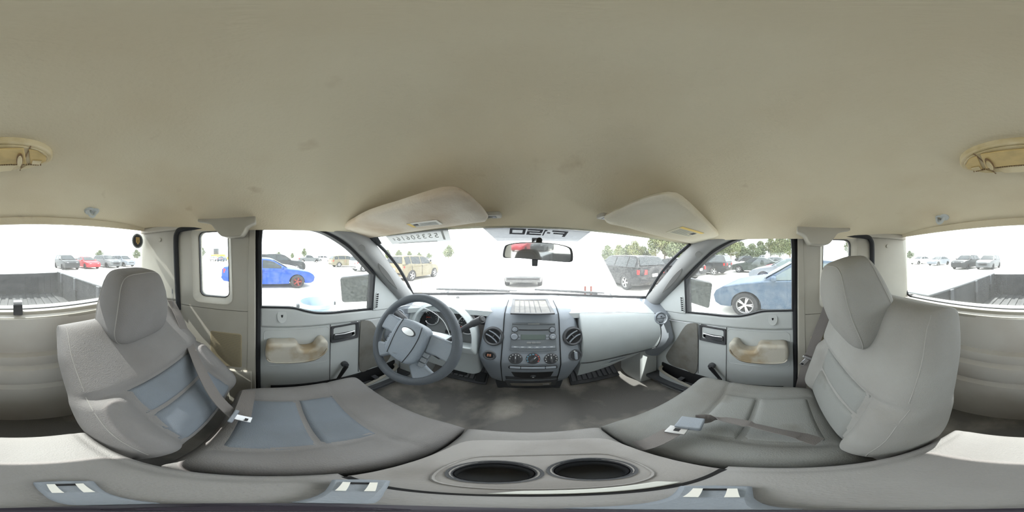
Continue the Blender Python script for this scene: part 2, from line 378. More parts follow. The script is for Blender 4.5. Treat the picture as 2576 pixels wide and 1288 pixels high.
# frit band and the mirrored model lettering on the windshield
def wsn(x, t):
    e = (ws(x + .01, t) - ws(x - .01, t)).normalized(); g = (ws(x, t + .02) - ws(x, t - .02)).normalized(); return e, g, e.cross(g).normalized()
def ws_t(px, py):                                                  # point of the windshield on a sight line
    v = ray(px, py); best = None
    for k in range(400):
        d = .4 + k * .003; p = CAM + v * d
        if abs(p.x) > .76: break
        t = 0; lo, hi = 0, 1
        for _ in range(18):
            mid = (lo + hi) / 2
            if ws(p.x, mid).z < p.z: lo = mid
            else: hi = mid
        if p.y > ws(p.x, lo).y: return p.x, lo
    return CAM.x, .9
band = empty('shade_band', ws(0, .93), label='grey dotted shade band with mirrored model lettering atop the windshield', cat='decal')
c4 = [ws_t(1213, 573), ws_t(1488, 582), ws_t(1455, 607), ws_t(1250, 606)]
rows = [[None] * 13 for _ in range(4)]
for i in range(4):
    for j in range(13):
        a = i / 3; b = j / 12
        x = lerp(lerp(c4[0][0], c4[1][0], b), lerp(c4[3][0], c4[2][0], b), a); t = lerp(lerp(c4[0][1], c4[1][1], b), lerp(c4[3][1], c4[2][1], b), a)
        e, g, n = wsn(x, t); p = ws(x, t); nn = n if n.y < 0 else -n
        rows[i][j] = p + nn * .0015
MB().grid(rows).build('band', DECAL, band, smooth=60)
def glyph(strokes, X, w, ptz):                                    # blocky stroke letters laid on the glass
    mb = MB()
    for (x0, y0, x1, y1) in strokes:
        q = [ptz(X + a * w, b) for a, b in ((x0, y0), (x1, y0), (x1, y1), (x0, y1))]
        mb.grid([[q[0], q[1]], [q[3], q[2]]], (0, -.001, -.0008))
    return mb
S = .22
G = {'0': [(0, 0, 1, S), (0, 1 - S, 1, 1), (0, 0, S * .8, 1), (1 - S * .8, 0, 1, 1)],
     '5': [(0, 0, 1, S), (1 - S * .8, 0, 1, .6), (0, .42, 1, .62), (0, .42, S * .8, 1), (0, 1 - S, 1, 1)],
     '1': [(.45, 0, .8, 1), (.1, 1 - S, .8, 1)],
     '-': [(.1, .42, .9, .62)],
     'F': [(0, 0, S * .8, 1), (0, 1 - S, 1, 1), (.0, .40, .85, .60)]}
L0 = ws_t(1282, 583); L1 = ws_t(1424, 591); Lt = ws_t(1350, 575)[1]; Lb = ws_t(1350, 589)[1]
def lp(u, v):                                                      # u from the F (right) to the 0 (left): mirrored from inside
    x = lerp(L1[0], L0[0], u) + .006 * (.5 - v) * -1; t = lerp(Lb, Lt, v) + (.012 * (.5 - u) * -1)
    e, g, n = wsn(x, t); nn = n if n.y < 0 else -n
    return ws(x, t) + nn * .004
for ch, X, wd in (('F', 0, .28), ('-', .29, .07), ('1', .36, .07), ('5', .44, .26), ('0', .73, .27)):
    glyph(G[ch], X, wd, lp).build('letter', INK, band, smooth=0)
# mirrored inventory sticker
stk = empty('lot_sticker', ws(-.35, .9), label='white paper lot sticker with mirrored numbers behind driver visor', cat='sticker')
k4 = [ws_t(968, 594), ws_t(1124, 572), ws_t(1134, 606), ws_t(985, 614)]
def sp(u, v, d=.002):
    x = lerp(lerp(k4[3][0], k4[2][0], u), lerp(k4[0][0], k4[1][0], u), v); t = lerp(lerp(k4[3][1], k4[2][1], u), lerp(k4[0][1], k4[1][1], u), v)
    e, g, n = wsn(x, t); nn = n if n.y < 0 else -n
    return ws(x, t) + nn * d
MB().grid([[sp(j / 8, i / 3) for j in range(9)] for i in range(4)]).build('paper', PAPERGL, stk, smooth=60)
tx = (sp(0, .5) - sp(1, .5)).normalized(); ty = (sp(.5, 1) - sp(.5, 0)).normalized()
for i, ch in enumerate('55350616E'):
    u = (.82, .73, .64, .55, .46, .37, .285, .20, .115)[i]
    text_obj(ch, .048 if i < 8 else .028, sp(u, .58, .0045), tx, ty, GREYINK, stk, 'numeral', sx=.9)
for k in range(3):
    MB().add([sp(.15 + .02 * k, .14 - .06 * k, .004), sp(.80, .14 - .06 * k, .004), sp(.80, .10 - .06 * k, .004), sp(.15 + .02 * k, .10 - .06 * k, .004)], [(0, 1, 2, 3)]).build('print_line', GREYINK, stk, smooth=0)
MB().add([sp(.90, .2, .004), sp(.93, .2, .004), sp(.93, .9, .004), sp(.90, .9, .004)], [(0, 1, 2, 3)]).build('barcode', GREYINK, stk, smooth=0)
q = [ws_t(937, 596), ws_t(950, 596), ws_t(960, 612), ws_t(946, 614)]
MB().add([ws(a, b) - Vector((0, .004, .003)) for a, b in q], [(0, 1, 2, 3)]).build('parking_sticker', CHAR, smooth=0, label='small dark square sticker in the driver corner of windshield', cat='sticker')
# A-pillars between windshield and door windows
for s, nm in ((-1, 'trim_1'), (1, 'trim_2')):
    A = curve([(s * .745, .46, 1.66), (s * .745, .515, 1.62), (s * .742, .61, 1.52), (s * .742, .72, 1.405), (s * .745, .84, 1.29), (s * .75, .93, 1.20)], 5)
    B = curve([(s * .765, .20, 1.668), (s * .775, .335, 1.615), (s * .78, .435, 1.545), (s * .785, .56, 1.435), (s * .79, .70, 1.295), (s * .79, .80, 1.19)], 5)
    rows = []
    for a, b in zip(A, B):
        row = []
        for j in range(9):
            t = j / 8; p = a.lerp(b, t); row.append(p + Vector((-s * .030, -.018, -.012)) * math.sin(PI * t) ** .8)
        rows.append(row)
    side = 'driver' if s < 0 else 'passenger'
    pil = MB().grid(rows, Vector((s * .03, .012, .012))).build(nm, PILLAR, smooth=60, **ST)
    tag(pil, f'grey windshield pillar trim beside the {side} door window', 'pillar')
    def pp(i, t, d=0):
        a, b = A[int(i)], B[int(i)]; p = a.lerp(b, t) + Vector((-s * .030, -.018, -.012)) * math.sin(PI * t) ** .8
        return p + Vector((-s, -.6, -.4)).normalized() * d
    ov = [pp(11, .40), pp(13, .33), pp(16, .40), pp(18, .52), pp(16.9, .62), pp(13, .58)]
    cc = sum((Vector(p) for p in ov), Vector()) / 6
    MB().prism([p + Vector((-s, -.6, -.4)).normalized() * .004 for p in closed_curve(ov, 4)], Vector((s, .6, .4)).normalized() * .012).build('grab_recess', mat('pillar_recess', (.17, .168, .165), .6), pil, bevel=.003, label='long oval recess in the pillar trim')
    MB().lathe([(0, 0), (.018, 0), (.018, .004), (0, .004)], pp(7, .55, .0), Vector((-s, -.6, -.4)), 18).build('screw_cap', PILLAR, pil)
# ================================================================== FRONT DOORS
def front_door(s, nm):
    side = 'driver' if s < 0 else 'passenger'
    d = empty(nm, (s * .8, .3, .6), **ST); tag(d, f'grey {side} door with crank window and moulded armrest', 'door')
    X = lambda x: s * x
    sill = [(-.055, 1.283), (.05, 1.281), (.11, 1.275), (.17, 1.255), (.225, 1.240), (.30, 1.232), (.40, 1.228), (.54, 1.216), (.70, 1.20), (.95, 1.18)]
    sc_ = curve([(0, a, b) for a, b in sill], 4)
    up = [(X(.788), p.y, p.z) for p in sc_] + [(X(.788), .95, 1.10), (X(.788), .50, 1.150), (X(.788), .30, 1.163), (X(.788), -.055, 1.172)]
    MB().prism(up, (X(.035), 0, 0)).build('upper_panel', PANEL, d, bevel=.014, seg=3)
    low = [(X(.80), -.055, 1.170), (X(.80), .30, 1.160), (X(.80), .95, 1.10), (X(.80), .95, .50), (X(.80), .60, .50), (X(.80), .10, .62), (X(.80), -.055, .62)]
    MB().prism(low, (X(.10), 0, 0)).build('lower_panel', PANEL, d, bevel=.004)
    # recessed armrest field with raised rim
    fld = [(y + .13, z + 1.03) for y, z in rrect(.165, .125, .025)]
    o2 = [(y * 1.0 + .13, z + 1.03) for y, z in rrect(.155, .115, .02)]
    MB().ring([(X(.798), a, b) for a, b in fld], [(X(.802), a, b) for a, b in o2], (X(.006), 0, 0)).build('field_rim', PANEL, d, bevel=.002)
    # armrest: a swept block with a dip for the hand
    top = [(-.022, 1.085), (-.005, 1.106), (.05, 1.106), (.105, 1.104), (.122, 1.092), (.132, 1.066), (.16, 1.058), (.195, 1.062), (.215, 1.085), (.228, 1.104), (.25, 1.104), (.262, 1.085)]
    bot = [(.258, 1.045), (.235, 1.005), (.195, .978), (.12, .972), (.02, .978), (-.012, .995), (-.024, 1.03)]
    ol = closed_curve([(X(.725), a, b) for a, b in top + bot], 3)
    ar = MB().prism(ol, (X(.08), 0, 0)).build('armrest', ARM, d, bevel=.016, seg=4)
    lipp = curve([(X(.722), a, b) for a, b in ((-.018, 1.02), (0, .999), (.06, .992), (.14, .992), (.20, 1.0), (.24, 1.03), (.255, 1.06))], 5)
    MB().tube(lipp, .0035, 6).build('seam', ARM, ar)
    # latch bezel with pull handle
    bz = MB().ring([(X(.792), y + .380, z + 1.095) for y, z in rrect(.080, .054, .006)], [(X(.796), y + .380, z + 1.098) for y, z in rrect(.066, .040, .012)], (X(.02), 0, 0)).build('latch_bezel', CHAR, d, bevel=.002)
    MB().prism([(X(.812), y + .380, z + 1.095) for y, z in rrect(.076, .05, .006)], (X(.006), 0, 0)).build('recess', BLACK, bz)
    hd = MB().prism([(X(.788), y + .372, z + 1.083) for y, z in ((-.058, .016), (.052, .014), (.06, .008), (.06, -.006), (.048, -.018), (-.052, -.02), (-.06, -.012))], (X(.012), 0, 0)).build('pull_handle', CHAR, bz, bevel=.004)
    MB().tube([(X(.786), .318, 1.098), (X(.784), .37, 1.096), (X(.786), .432, 1.100)], .003, 6).build('chrome_edge', STEEL, bz)
    MB().lathe([(0, 0), (.009, 0), (.009, .008), (0, .008)], (X(.796), .425, 1.083), (-s, 0, 0), 14).build('lock_knob', CHROME, bz)
    # panel seams
    MB().box((X(.798), .296, .72), (X(.802), .299, 1.16)).build('seam', CHAR, d)
    MB().box((X(.7975), .466, .75), (X(.802), .469, 1.155)).build('seam', CHAR, d)
    # cloth insert ahead of the latch
    ins = closed_curve([(X(.794), .475, 1.148), (X(.794), .50, 1.15), (X(.794), .56, 1.118), (X(.794), .63, .985), (X(.794), .70, .845), (X(.794), .705, .79), (X(.794), .66, .745), (X(.794), .56, .75), (X(.794), .475, .765)], 4)
    MB().prism(ins, (X(.01), 0, 0)).build('cloth_insert', CLOTH, d, bevel=.004)
    # window crank
    cr = MB().lathe([(0, 0), (.017, 0), (.020, .012), (.017, .03), (0, .032)], (X(.798), .375, .865), (-s, 0, 0), 18).build('crank_hub', CHAR, d)
    e0, e1 = Vector((X(.765), .375, .865)), (Vector((X(.758), .325, .770)) if s < 0 else Vector((X(.758), .315, .785)))
    MB().tube([e0, e0.lerp(e1, .5), e1], [.016, .013, .010], 10, flat=.6).build('crank_arm', BLACK, d)
    MB().lathe([(0, 0), (.011, 0), (.014, .01), (.014, .034), (.009, .04), (0, .04)], e1, (-s, 0, 0), 16).build('crank_knob', BLACK, d)
    # door pocket: trough with a pale lip
    pk = MB().box((X(.79), .00, .60), (X(.802), .74, .735)).build('pocket_back', BLACK, d)
    lip = curve([(X(.79), .735, .70), (X(.752), .725, .695), (X(.738), .68, .685), (X(.738), .55, .655), (X(.74), .40, .625), (X(.745), .05, .60)], 5)
    MB().grid([[(p.x, p.y, p.z) for p in lip], [(p.x, p.y, .52) for p in lip]], (X(.012), 0, 0)).build('pocket_wall', PANEL, d, bevel=.003)
    MB().ribbon([(p.x + X(.006), p.y, p.z + .002) for p in lip], (1, 0, 0), .02, .006).build('pocket_lip', WARM, d)
    MB().box((X(.75), .55, .56), (X(.79), .58, .67)).build('pocket_divider', CHAR, d)
    MB().prism([(X(.797), .08, .73), (X(.797), .30, .735), (X(.797), .31, .66), (X(.797), -.01, .66), (X(.797), .0, .715)], (X(.006), 0, 0)).build('lower_slot', BLACK, d)
    # lock plunger cup on the sill
    MB().lathe([(0, .004), (.012, .004), (.020, .0), (.024, .002), (.023, .008), (0, .008)], (X(.790), .052, 1.236), (-s, 0, .25), 18, sq=1.5).build('lock_cup', PANEL, d)
    MB().tube([(X(.786), .052, 1.232), (X(.786), .052, 1.245)], .006, 8).build('lock_plunger', BLACK, d)
    # window glass and black frame
    fr = curve([(X(.785), -.05, 1.285), (X(.765), -.05, 1.64)], 6)[:-1] + curve([(X(.764), -.045, 1.655), (X(.762), -.02, 1.668), (X(.762), .08, 1.672), (X(.765), .22, 1.657), (X(.772), .33, 1.61), (X(.778), .42, 1.55), (X(.783), .548, 1.43)], 5) + [Vector((X(.788), .544, 1.32)), Vector((X(.79), .54, 1.216))]
    glassrows = [Vector((X(.80), p.y, p.z)) for p in fr] + [Vector((X(.80), q.y, q.z)) for q in reversed([p for p in sc_ if p.y < .54])]
    MB().prism([(p.x + X(.0), p.y, p.z - .01 if p.z < 1.3 else p.z) for p in glassrows], (X(.004), 0, 0)).build('window_pane', GLASSD, d, smooth=0)
    MB().ribbon([p + Vector((X(.012), 0, 0)) for p in fr], (1, 0, 0), .05, .014).build('window_frame', RUBBER, d)
    MB().ribbon([(X(.795), p.y, p.z + .002) for p in sc_ if p.y < .55], (1, 0, 0), .018, .008).build('window_seal', RUBBER, d)
    # outer head frame that closes the gap up to the roof
    hf = [p for p in fr if p.z > 1.28]
    hr = curve([(X(.764), .08, 1.672), (X(.765), .22, 1.657), (X(.772), .33, 1.61), (X(.778), .42, 1.55), (X(.783), .548, 1.43), (X(.79), .72, 1.27)], 5)
    MB().grid([[(p.x + X(.004), p.y, p.z) for p in hr], [(p.x + X(.004), p.y + .03, p.z + .05) for p in hr]], (X(.02), 0, 0)).build('head_frame', WARM, d)
    # sail panel with side-window vent
    sp_ = MB().prism([(X(.782), .552, 1.435), (X(.782), .548, 1.205), (X(.782), .80, 1.185), (X(.782), .76, 1.25)], (X(.03), 0, 0)).build('sail_panel', PANEL, d, bevel=.006)
    MB().prism([(X(.7785), .574 + y + (z) * .1, 1.268 + z) for y, z in rrect(.013, .052, .012)], (X(.005), 0, 0)).build('vent_plate', PANEL, sp_, bevel=.002)
    for k in range(7):
        z = 1.229 + k * .013
        MB().box((X(.7775), .566 + (z - 1.268) * .1, z - .0035), (X(.7805), .582 + (z - 1.268) * .1, z + .0045)).build('vent_slot', BLACK, sp_)
    # rubber edge at the B-pillar
    MB().tube([(X(.775), -.058, 1.665), (X(.782), -.060, 1.28), (X(.785), -.062, .9), (X(.80), -.06, .60)], .013, 8).build('edge_seal', RUBBER, d)
    return d
door_l = front_door(-1, 'door_1'); door_r = front_door(1, 'door_2')
# ================================================================== REAR ACCESS DOORS
def rear_door(s, nm):
    side = 'driver' if s < 0 else 'passenger'
    d = empty(nm, (s * .78, -.27, .6), **ST); tag(d, f'warm grey narrow rear door with small window behind the {side} door', 'door')
    X = lambda x: s * x
    hole = [(y - .283, z + 1.490) for y, z in rrect(.078, .166, .03)]
    hole = [(y + (.006 if z < 1.45 else 0), z) for y, z in hole]
    def sc2(ky, kz): return [(-.283 + (y + .283) * ky, 1.49 + (z - 1.49) * kz) for y, z in hole]
    outer = []
    n = len(hole)
    oo = rrect(.205, .21, .012)
    outer = [(y - .265, z + 1.482) for y, z in oo]
    out2 = [(max(-.465, min(-.075, y)), max(1.265, min(1.685, z))) for y, z in outer]
    rim = sc2(1.28, 1.13)
    mb = MB().ring([(X(.752), a, b) for a, b in out2], [(X(.752), a, b) for a, b in rim], (X(.10), 0, 0))
    mb.build('upper_panel', WARM, d)
    MB().ring([(X(.750), a, b) for a, b in sc2(1.30, 1.14)], [(X(.792), a, b) for a, b in hole], (X(.04), 0, 0)).build('window_surround', WARM, d, smooth=50)
    MB().ring([(X(.7915), a, b) for a, b in sc2(1.04, 1.02)], [(X(.791), a, b) for a, b in sc2(.965, .985)], (X(.02), 0, 0)).build('gasket', RUBBER, d)
    MB().prism([(X(.80), a, b) for a, b in hole], (X(.004), 0, 0)).build('window_pane', GLASSD, d, smooth=0)
    MB().prism([(X(.752), a, b) for a, b in ((-.075, 1.274), (-.465, 1.274), (-.465, .55), (-.12, .55), (-.075, .60))], (X(.10), 0, 0)).build('lower_panel', WARM, d)
    # leading edge moulding (B-pillar face)
    MB().prism([(X(.749), -.070, 1.665), (X(.749), -.10, 1.665), (X(.749), -.115, .62), (X(.749), -.070, .62)], (X(.06), 0, 0)).build('pillar_edge', WARM, d, bevel=.005)
    MB().box((X(.738), -.19, .60), (X(.76), -.085, .905)).build('belt_cover', WARM, d, bevel=.005)
    # dark seal behind the door
    MB().tube(curve([(X(.752), -.462, 1.24), (X(.748), -.468, 1.40), (X(.742), -.470, 1.60), (X(.735), -.455, 1.655), (X(.73), -.41, 1.672), (X(.73), -.2, 1.675)], 6), .014, 8).build('edge_seal', RUBBER, d)
    # perforated loudspeaker grille
    g0 = [(y - .208, z + 1.037) for y, z in rrect(.076, .112, .012)]
    gr = MB().prism([(X(.7485), a, b) for a, b in g0], (X(.005), 0, 0)).build('speaker_grille', mat('tan_perforated_grille', (.30, .255, .17), .7), d, bevel=.002)
    mb = MB()
    for i in range(26):
        for j in range(38):
            y = -.208 - .068 + i * .0054 + (j % 2) * .0027; z = 1.037 - .104 + j * .0056
            if abs(y + .208) < .071: mb.add([(X(.7478), y + .0013 * math.cos(k * PI / 3), z + .0013 * math.sin(k * PI / 3)) for k in range(6)], [(0, 1, 2, 3, 4, 5)])
    mb.build('perforations', BLACK, gr, smooth=0, kind='stuff')
    # scooped latch cover under the roof rail
    top = [(-.305, 1.688), (-.06, 1.672)]
    cv = curve([(0, -.305, 1.684), (0, -.25, 1.672), (0, -.225, 1.645), (0, -.205, 1.622), (0, -.185, 1.614), (0, -.13, 1.614), (0, -.112, 1.624), (0, -.095, 1.652), (0, -.06, 1.668)], 4)
    rows = [[(X(.668 if k == 0 else .66), p.y, lerp(1.70, p.z, t)) for p in cv] for k, t in ((0, 0), (1, .5), (2, 1))]
    mb = MB().grid(rows, (X(.10), 0, .0)); mb.build('latch_cover', WARM, d, smooth=50, bevel=.004)
    return d
rear_door(-1, 'door_3'); rear_door(1, 'door_4')
# sill plates and kick panels
for s in (-1, 1):
    side = 'driver' if s < 0 else 'passenger'
    tr = MB().prism([(s * .70, .95, .60), (s * .70, -.05, .60), (s * .80, -.05, .60), (s * .80, .95, .60)], (0, 0, .03)).build('trim_' + ('3' if s < 0 else '4'), CHAR, bevel=.006, **ST)
    tag(tr, f'dark scuffed sill plate at the foot of the {side} door', 'sill')
    kp = MB().prism([(s * .79, .78, .50), (s * .66, .80, .50), (s * .64, 1.0, .50), (s * .79, 1.22, .50)], (0, 0, .55)).build('trim_' + ('5' if s < 0 else '6'), PANEL, bevel=.012, **ST)
    tag(kp, f'grey kick panel in the {side} footwell', 'trim')
# ================================================================== DASHBOARD
dash = empty('dashboard', (0, .95, .8), label='grey plastic dashboard spanning the cab below the windshield', cat='dashboard')
# front bend of the top pad (y, z) along x
BEND = [(-.79, (.70, 1.17)), (-.70, (.74, 1.20)), (-.55, (.80, 1.235)), (-.30, (.84, 1.24)), (0, (.85, 1.245)), (.25, (.83, 1.24)), (.50, (.785, 1.225)), (.68, (.725, 1.20)), (.79, (.67, 1.165))]
def bend(x):
    return Vector((x, interp([(a, b[0]) for a, b in BEND], x), interp([(a, b[1]) for a, b in BEND], x)))
def toppt(x, t):
    a = WSB(max(-.75, min(.75, x))) + Vector((0, -.004, .002)); a.x = x
    if abs(x) > .75: a.y -= (abs(x) - .75) * 1.2
    b = bend(x); p = a.lerp(b, t); p.z += .012 * math.sin(PI * t); return p
def topgrid(x0, x1, n=16, m=10): return [[toppt(lerp(x0, x1, j / n), i / m) for j in range(n + 1)] for i in range(m + 1)]
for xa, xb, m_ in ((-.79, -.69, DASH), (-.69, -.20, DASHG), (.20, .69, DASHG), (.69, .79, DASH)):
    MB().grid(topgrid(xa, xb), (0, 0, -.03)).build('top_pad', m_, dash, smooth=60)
# passenger side face: upper pad and lower glove-box door
def facep(x, t):                                                   # t 0 at the bend, 1 at the lower edge of the upper pad
    b = bend(x); lowz = interp([(.22, .905), (.30, .898), (.50, .915), (.70, .945)], x); y1 = interp([(.22, .815), (.50, .775), (.70, .70)], x)
    z = lerp(b.z, lowz, t); y = lerp(b.y, y1, t) - .055 * math.sin(PI * t) ** .8 * (1 - .2 * t)
    return Vector((x, y, z))
X0, X1 = .252, .695
MB().grid([[facep(lerp(X0, X1, j / 16), i / 12) for j in range(17)] for i in range(13)], (0, .08, 0)).build('passenger_pad', DASHG, dash, smooth=60, bevel=.006)
def glovep(x, t):
    a = facep(x, 1) + Vector((0, .004, -.006)); lowz = interp([(.22, .735), (.26, .742), (.45, .80), (.60, .865), (.69, .93)], x)
    return Vector((x, a.y + .05 * t, lerp(a.z, min(lowz, a.z - .004), t)))
gb = MB().grid([[glovep(lerp(.262, .69, j / 16), i / 8) for j in range(17)] for i in range(9)], (0, .10, 0)).build('glove_box', DASHG, dash, smooth=60, bevel=.004)
MB().tube([facep(lerp(.262, .69, j / 16), 1) + Vector((0, -.002, -.002)) for j in range(17)], .0028, 5).build('pad_seam', CHAR, dash)
MB().tube([facep(.693, i / 12) + Vector((0, -.001, 0)) for i in range(13)], .0025, 5).build('pad_seam', CHAR, dash)
MB().tube([bend(lerp(.262, .60, j / 12)) + Vector((0, .006, .001)) for j in range(13)], .0016, 5).build('pad_seam', CHAR, dash)
hp = [(.40, .20), (.565, .20), (.545, .62), (.385, .62)]
pts = [glovep(x, t) + Vector((0, -.003, 0)) for x, t in hp]
MB().ring([p for p in pts], [pts[0] + Vector((.012, .006, -.006)), pts[1] + Vector((-.012, .006, -.006)), pts[2] + Vector((-.012, .006, .006)), pts[3] + Vector((.012, .006, .006))], (0, .012, 0)).build('handle_rim', DASHG, gb, bevel=.002)
MB().prism([p + Vector((0, .007, 0)) for p in pts], (0, .004, 0)).build('handle_recess', DASH, gb)
# end caps with round side vents, and the driver fascia
def endcap(s):
    ol = [(.20, 1.165), (.135, 1.21), (.10, 1.22)]
    prof = [(.93, 1.235), (.80, 1.225), (.73, 1.195), (.675, 1.14), (.64, 1.03), (.65, .98), (.72, .88), (.78, .80), (.90, .80), (1.0, .9)]
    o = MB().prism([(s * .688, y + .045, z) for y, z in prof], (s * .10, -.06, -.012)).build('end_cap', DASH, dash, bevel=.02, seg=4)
    c = at(1662, 800, n=(-.35 * s, -.93, .12), c=Vector((-.35, -.93, .12)).dot(Vector((.735, .675, 1.15)))) if s > 0 else at(1003, 793, y=.715)
    n = Vector((-.45 * s, -.93, .25)).normalized()
    v = MB().lathe([(.0, -.004), (.030, -.004), (.034, .004), (.039, .006), (.042, .002), (.042, -.02), (0, -.02)], c + n * .008, n, 28).build('side_vent', DASH, dash)
    MB().lathe([(0, .004), (.024, .002), (.029, -.002), (.029, -.006), (0, -.006)], c + n * .010, n, 24).build('vent_flap', CHAR if s < 0 else DASH, v)
    t = n.cross(Vector((0, 0, 1))).normalized(); u = t.cross(n)
    MB().obox(c + n * .012, t, u, n, .028, .0012, .002).build('vent_bar', BLACK, v)
    MB().lathe([(0, 0), (.005, 0), (.004, .006), (0, .006)], c + n * .014 + u * .012, n, 10).build('vent_nub', CHAR, v)
endcap(1); endcap(-1)
# driver fascia around the gauges
def fasc(x, t):
    b = bend(x); z1 = interp([(-.70, .97), (-.5, .93), (-.22, .93)], x); y1 = interp([(-.70, .72), (-.5, .77), (-.22, .80)], x)
    return Vector((x, lerp(b.y, y1, t) - .02 * math.sin(PI * t), lerp(b.z, z1, t)))
# bezel: an arched ring standing proud of the dash, open over the gauges
CL = Vector((-.470, .80, 1.13))
ex = Vector((1, .10, 0)).normalized(); en = Vector((.10, -1, .22)).normalized(); ez = en.cross(ex) * -1
if ez.z < 0: ez = -ez
def cp(a, b, c=0): return CL + ex * a + ez * b + en * c
arch_o = [(-.215, -.155), (-.205, .0), (-.165, .085), (-.085, .135), (0, .148), (.075, .135), (.150, .075), (.192, -.02), (.203, -.155)]
arch_i = [(-.178, -.105), (-.170, .0), (-.138, .065), (-.072, .108), (0, .118), (.066, .106), (.130, .055), (.168, -.02), (.175, -.105)]
ao = curve([(a, b, 0) for a, b in arch_o], 4); ai = curve([(a, b, 0) for a, b in arch_i], 4)
ao += [Vector((lerp(.203, -.215, k / 8), -.155, 0)) for k in range(1, 8)]; ai += [Vector((lerp(.175, -.178, k / 8), -.105, 0)) for k in range(1, 8)]
MB().ring([cp(p.x, p.y, .02) for p in ao], [cp(p.x, p.y, .045) for p in ai], -en * .10).build('gauge_hood', DASHG, dash, bevel=.008, seg=3)
MB().grid([[fasc(lerp(-.72, -.66, j / 3), i / 8) + Vector((0, .035, 0)) for j in range(4)] for i in range(9)], (0, .06, 0)).build('driver_fascia', DASHG, dash)
MB().prism([(-.72, .735, .99), (-.262, .80, .985), (-.262, .84, .78), (-.30, .85, .745), (-.60, .80, .80), (-.70, .76, .86)], (0, .10, 0)).build('knee_panel', DASHG, dash, bevel=.015, seg=3)
MB().prism([(-.66, .70, .955), (-.60, .70, .96), (-.60, .71, .84), (-.65, .71, .85)], (0, .08, 0)).build('brake_release_panel', DASHG, dash, bevel=.006)
MB().box((-.655, .685, .875), (-.615, .705, .90)).build('brake_release_handle', BLACK, dash, bevel=.004)
q = at(1122, 752, y=1.02)
MB().lathe([(0, 0), (.012, 0), (.009, .008), (.004, .012), (0, .012)], toppt(-.46, .42) + Vector((0, 0, .0)), (0, 0, 1), 14).build('light_sensor', CHAR, dash)
for x0, x1 in ((-.55, -.25), (.28, .55)):
    MB().grid([[toppt(lerp(x0, x1, j / 8), t) + Vector((0, 0, .002)) for j in range(9)] for t in (.10, .135)], (0, 0, -.004)).build('defrost_slot', CHAR, dash)
# under-dash lower trims and pedals
pd = empty('pedal_set', (-.40, .95, .62), label='black brake and accelerator pedals in the driver footwell', cat='pedals')
for x, wd, zz in ((-.42, .055, .70), (-.28, .03, .66)):
    pdl = MB().obox((x, .93, zz), (1, 0, 0), (0, .5, .85), (0, -.85, .5), wd, .04, .008).build('pedal', RUBBER, pd, bevel=.006)
    MB().tube([(x, .95, zz), (x, 1.06, zz + .18), (x, 1.12, zz + .35)], .011, 8).build('pedal_arm', CHAR, pdl)
for s, nm, sd_ in ((-1, 'driver', 'driver'), (1, 'passenger', 'passenger')):
    tp = empty('toe_panel', (s * .42, 1.0, .60), label=f'black ribbed rubber toe panel in the {nm} footwell', cat='floor mat')
    a = Vector((s * .42, .965, .585)); ay = Vector((0, .80, .55)).normalized(); az = Vector((0, -.55, .80)).normalized()
    MB().obox(a + ay * .07, (1, 0, 0), ay, az, .17, .10, .008).build('mat', CHAR, tp, bevel=.004)
    for k in range(9):
        MB().obox(a + ay * .075 + Vector((-.145 + k * .036, 0, 0)) + az * .011, (1, 0, 0), ay, az, .013, .075, .006).build('rib', mat('rubber_rib', (.10, .103, .11), .5), tp, bevel=.002)
# ================================================================== INSTRUMENT CLUSTER
ic = empty('instrument_cluster', CL, label='instrument cluster with silver-ringed gauges behind the steering wheel', cat='gauges')
MB().prism([cp(p.x, p.y, -.045) for p in ai], -en * .01).build('back_plate', mat('cluster_grey', (.16, .165, .17), .5), ic)
for (px, py, r, big) in ((1087, 798, .047, 1), (1177, 817, .056, 1), (1144, 787, .021, 0), (1141, 808, .019, 0), (1128, 776, .017, 0)):
    o = at(px, py, n=en, c=en.dot(CL) - .044); a = -1 if px < 1100 else 1
    dl = MB().lathe([(0, 0), (r, 0), (r, .004), (0, .004)], o, en, 32).build('dial', GAUGE, ic)
    MB().lathe([(r - .001, .0), (r + .004, .0), (r + .004, .010), (r + .001, .012), (r - .002, .009)], o, en, 32).build('bezel_ring', SILVER if big else CHAR, dl)
    mb = MB(); nt_ = 15 if big else 5
    for k in range(nt_):
        A = math.radians(225 - 270 * k / (nt_ - 1)); dv = ex * math.cos(A) + ez * math.sin(A); tv = en.cross(dv)
        mb.obox(o + dv * (r * .86) + en * .0048, dv, tv, en, r * .07, r * .016, .0005)
    mb.build('tick_marks', WHITEMARK, dl, smooth=0, kind='stuff')
    A = math.radians(188 if big and a < 0 else 205 if big else 150); dv = ex * math.cos(A) + ez * math.sin(A)
    MB().obox(o + dv * (r * .38) + en * .007, dv, en.cross(dv), en, r * .42, r * .03, .001).build('needle', RED, dl, smooth=0)
    MB().lathe([(0, 0), (r * .16, 0), (r * .12, .007), (0, .008)], o + en * .005, en, 16).build('needle_hub', CHAR, dl)
    if big:
        for k in range(1, 8 if a < 0 else 9):
            A = math.radians(225 - 270 * k / (8 if a < 0 else 9)); dv = ex * math.cos(A) + ez * math.sin(A)
            text_obj(str(k if a < 0 else k * 10), r * (.17 if a < 0 else .13), o + dv * (r * .66) + en * .005, ex, ez, WHITEMARK, dl, 'numeral')
MB().prism([cp(a, b, -.046) for a, b in ((-.172, -.10), (-.168, 0), (-.14, .05), (-.125, -.10))], en * .02).build('blank_panel', BLACK, ic)
MB().prism([cp(a, b, -.044) for a, b in ((.045, .045), (.07, .075), (.10, .068), (.115, .05), (.055, .035))], en * .006).build('warning_panel', BLACK, ic)
MB().prism([cp(a, b, -.044) for a, b in ((.0, -.06), (.03, -.06), (.03, -.04), (.0, -.04))], en * .006).build('odometer', BLACK, ic)
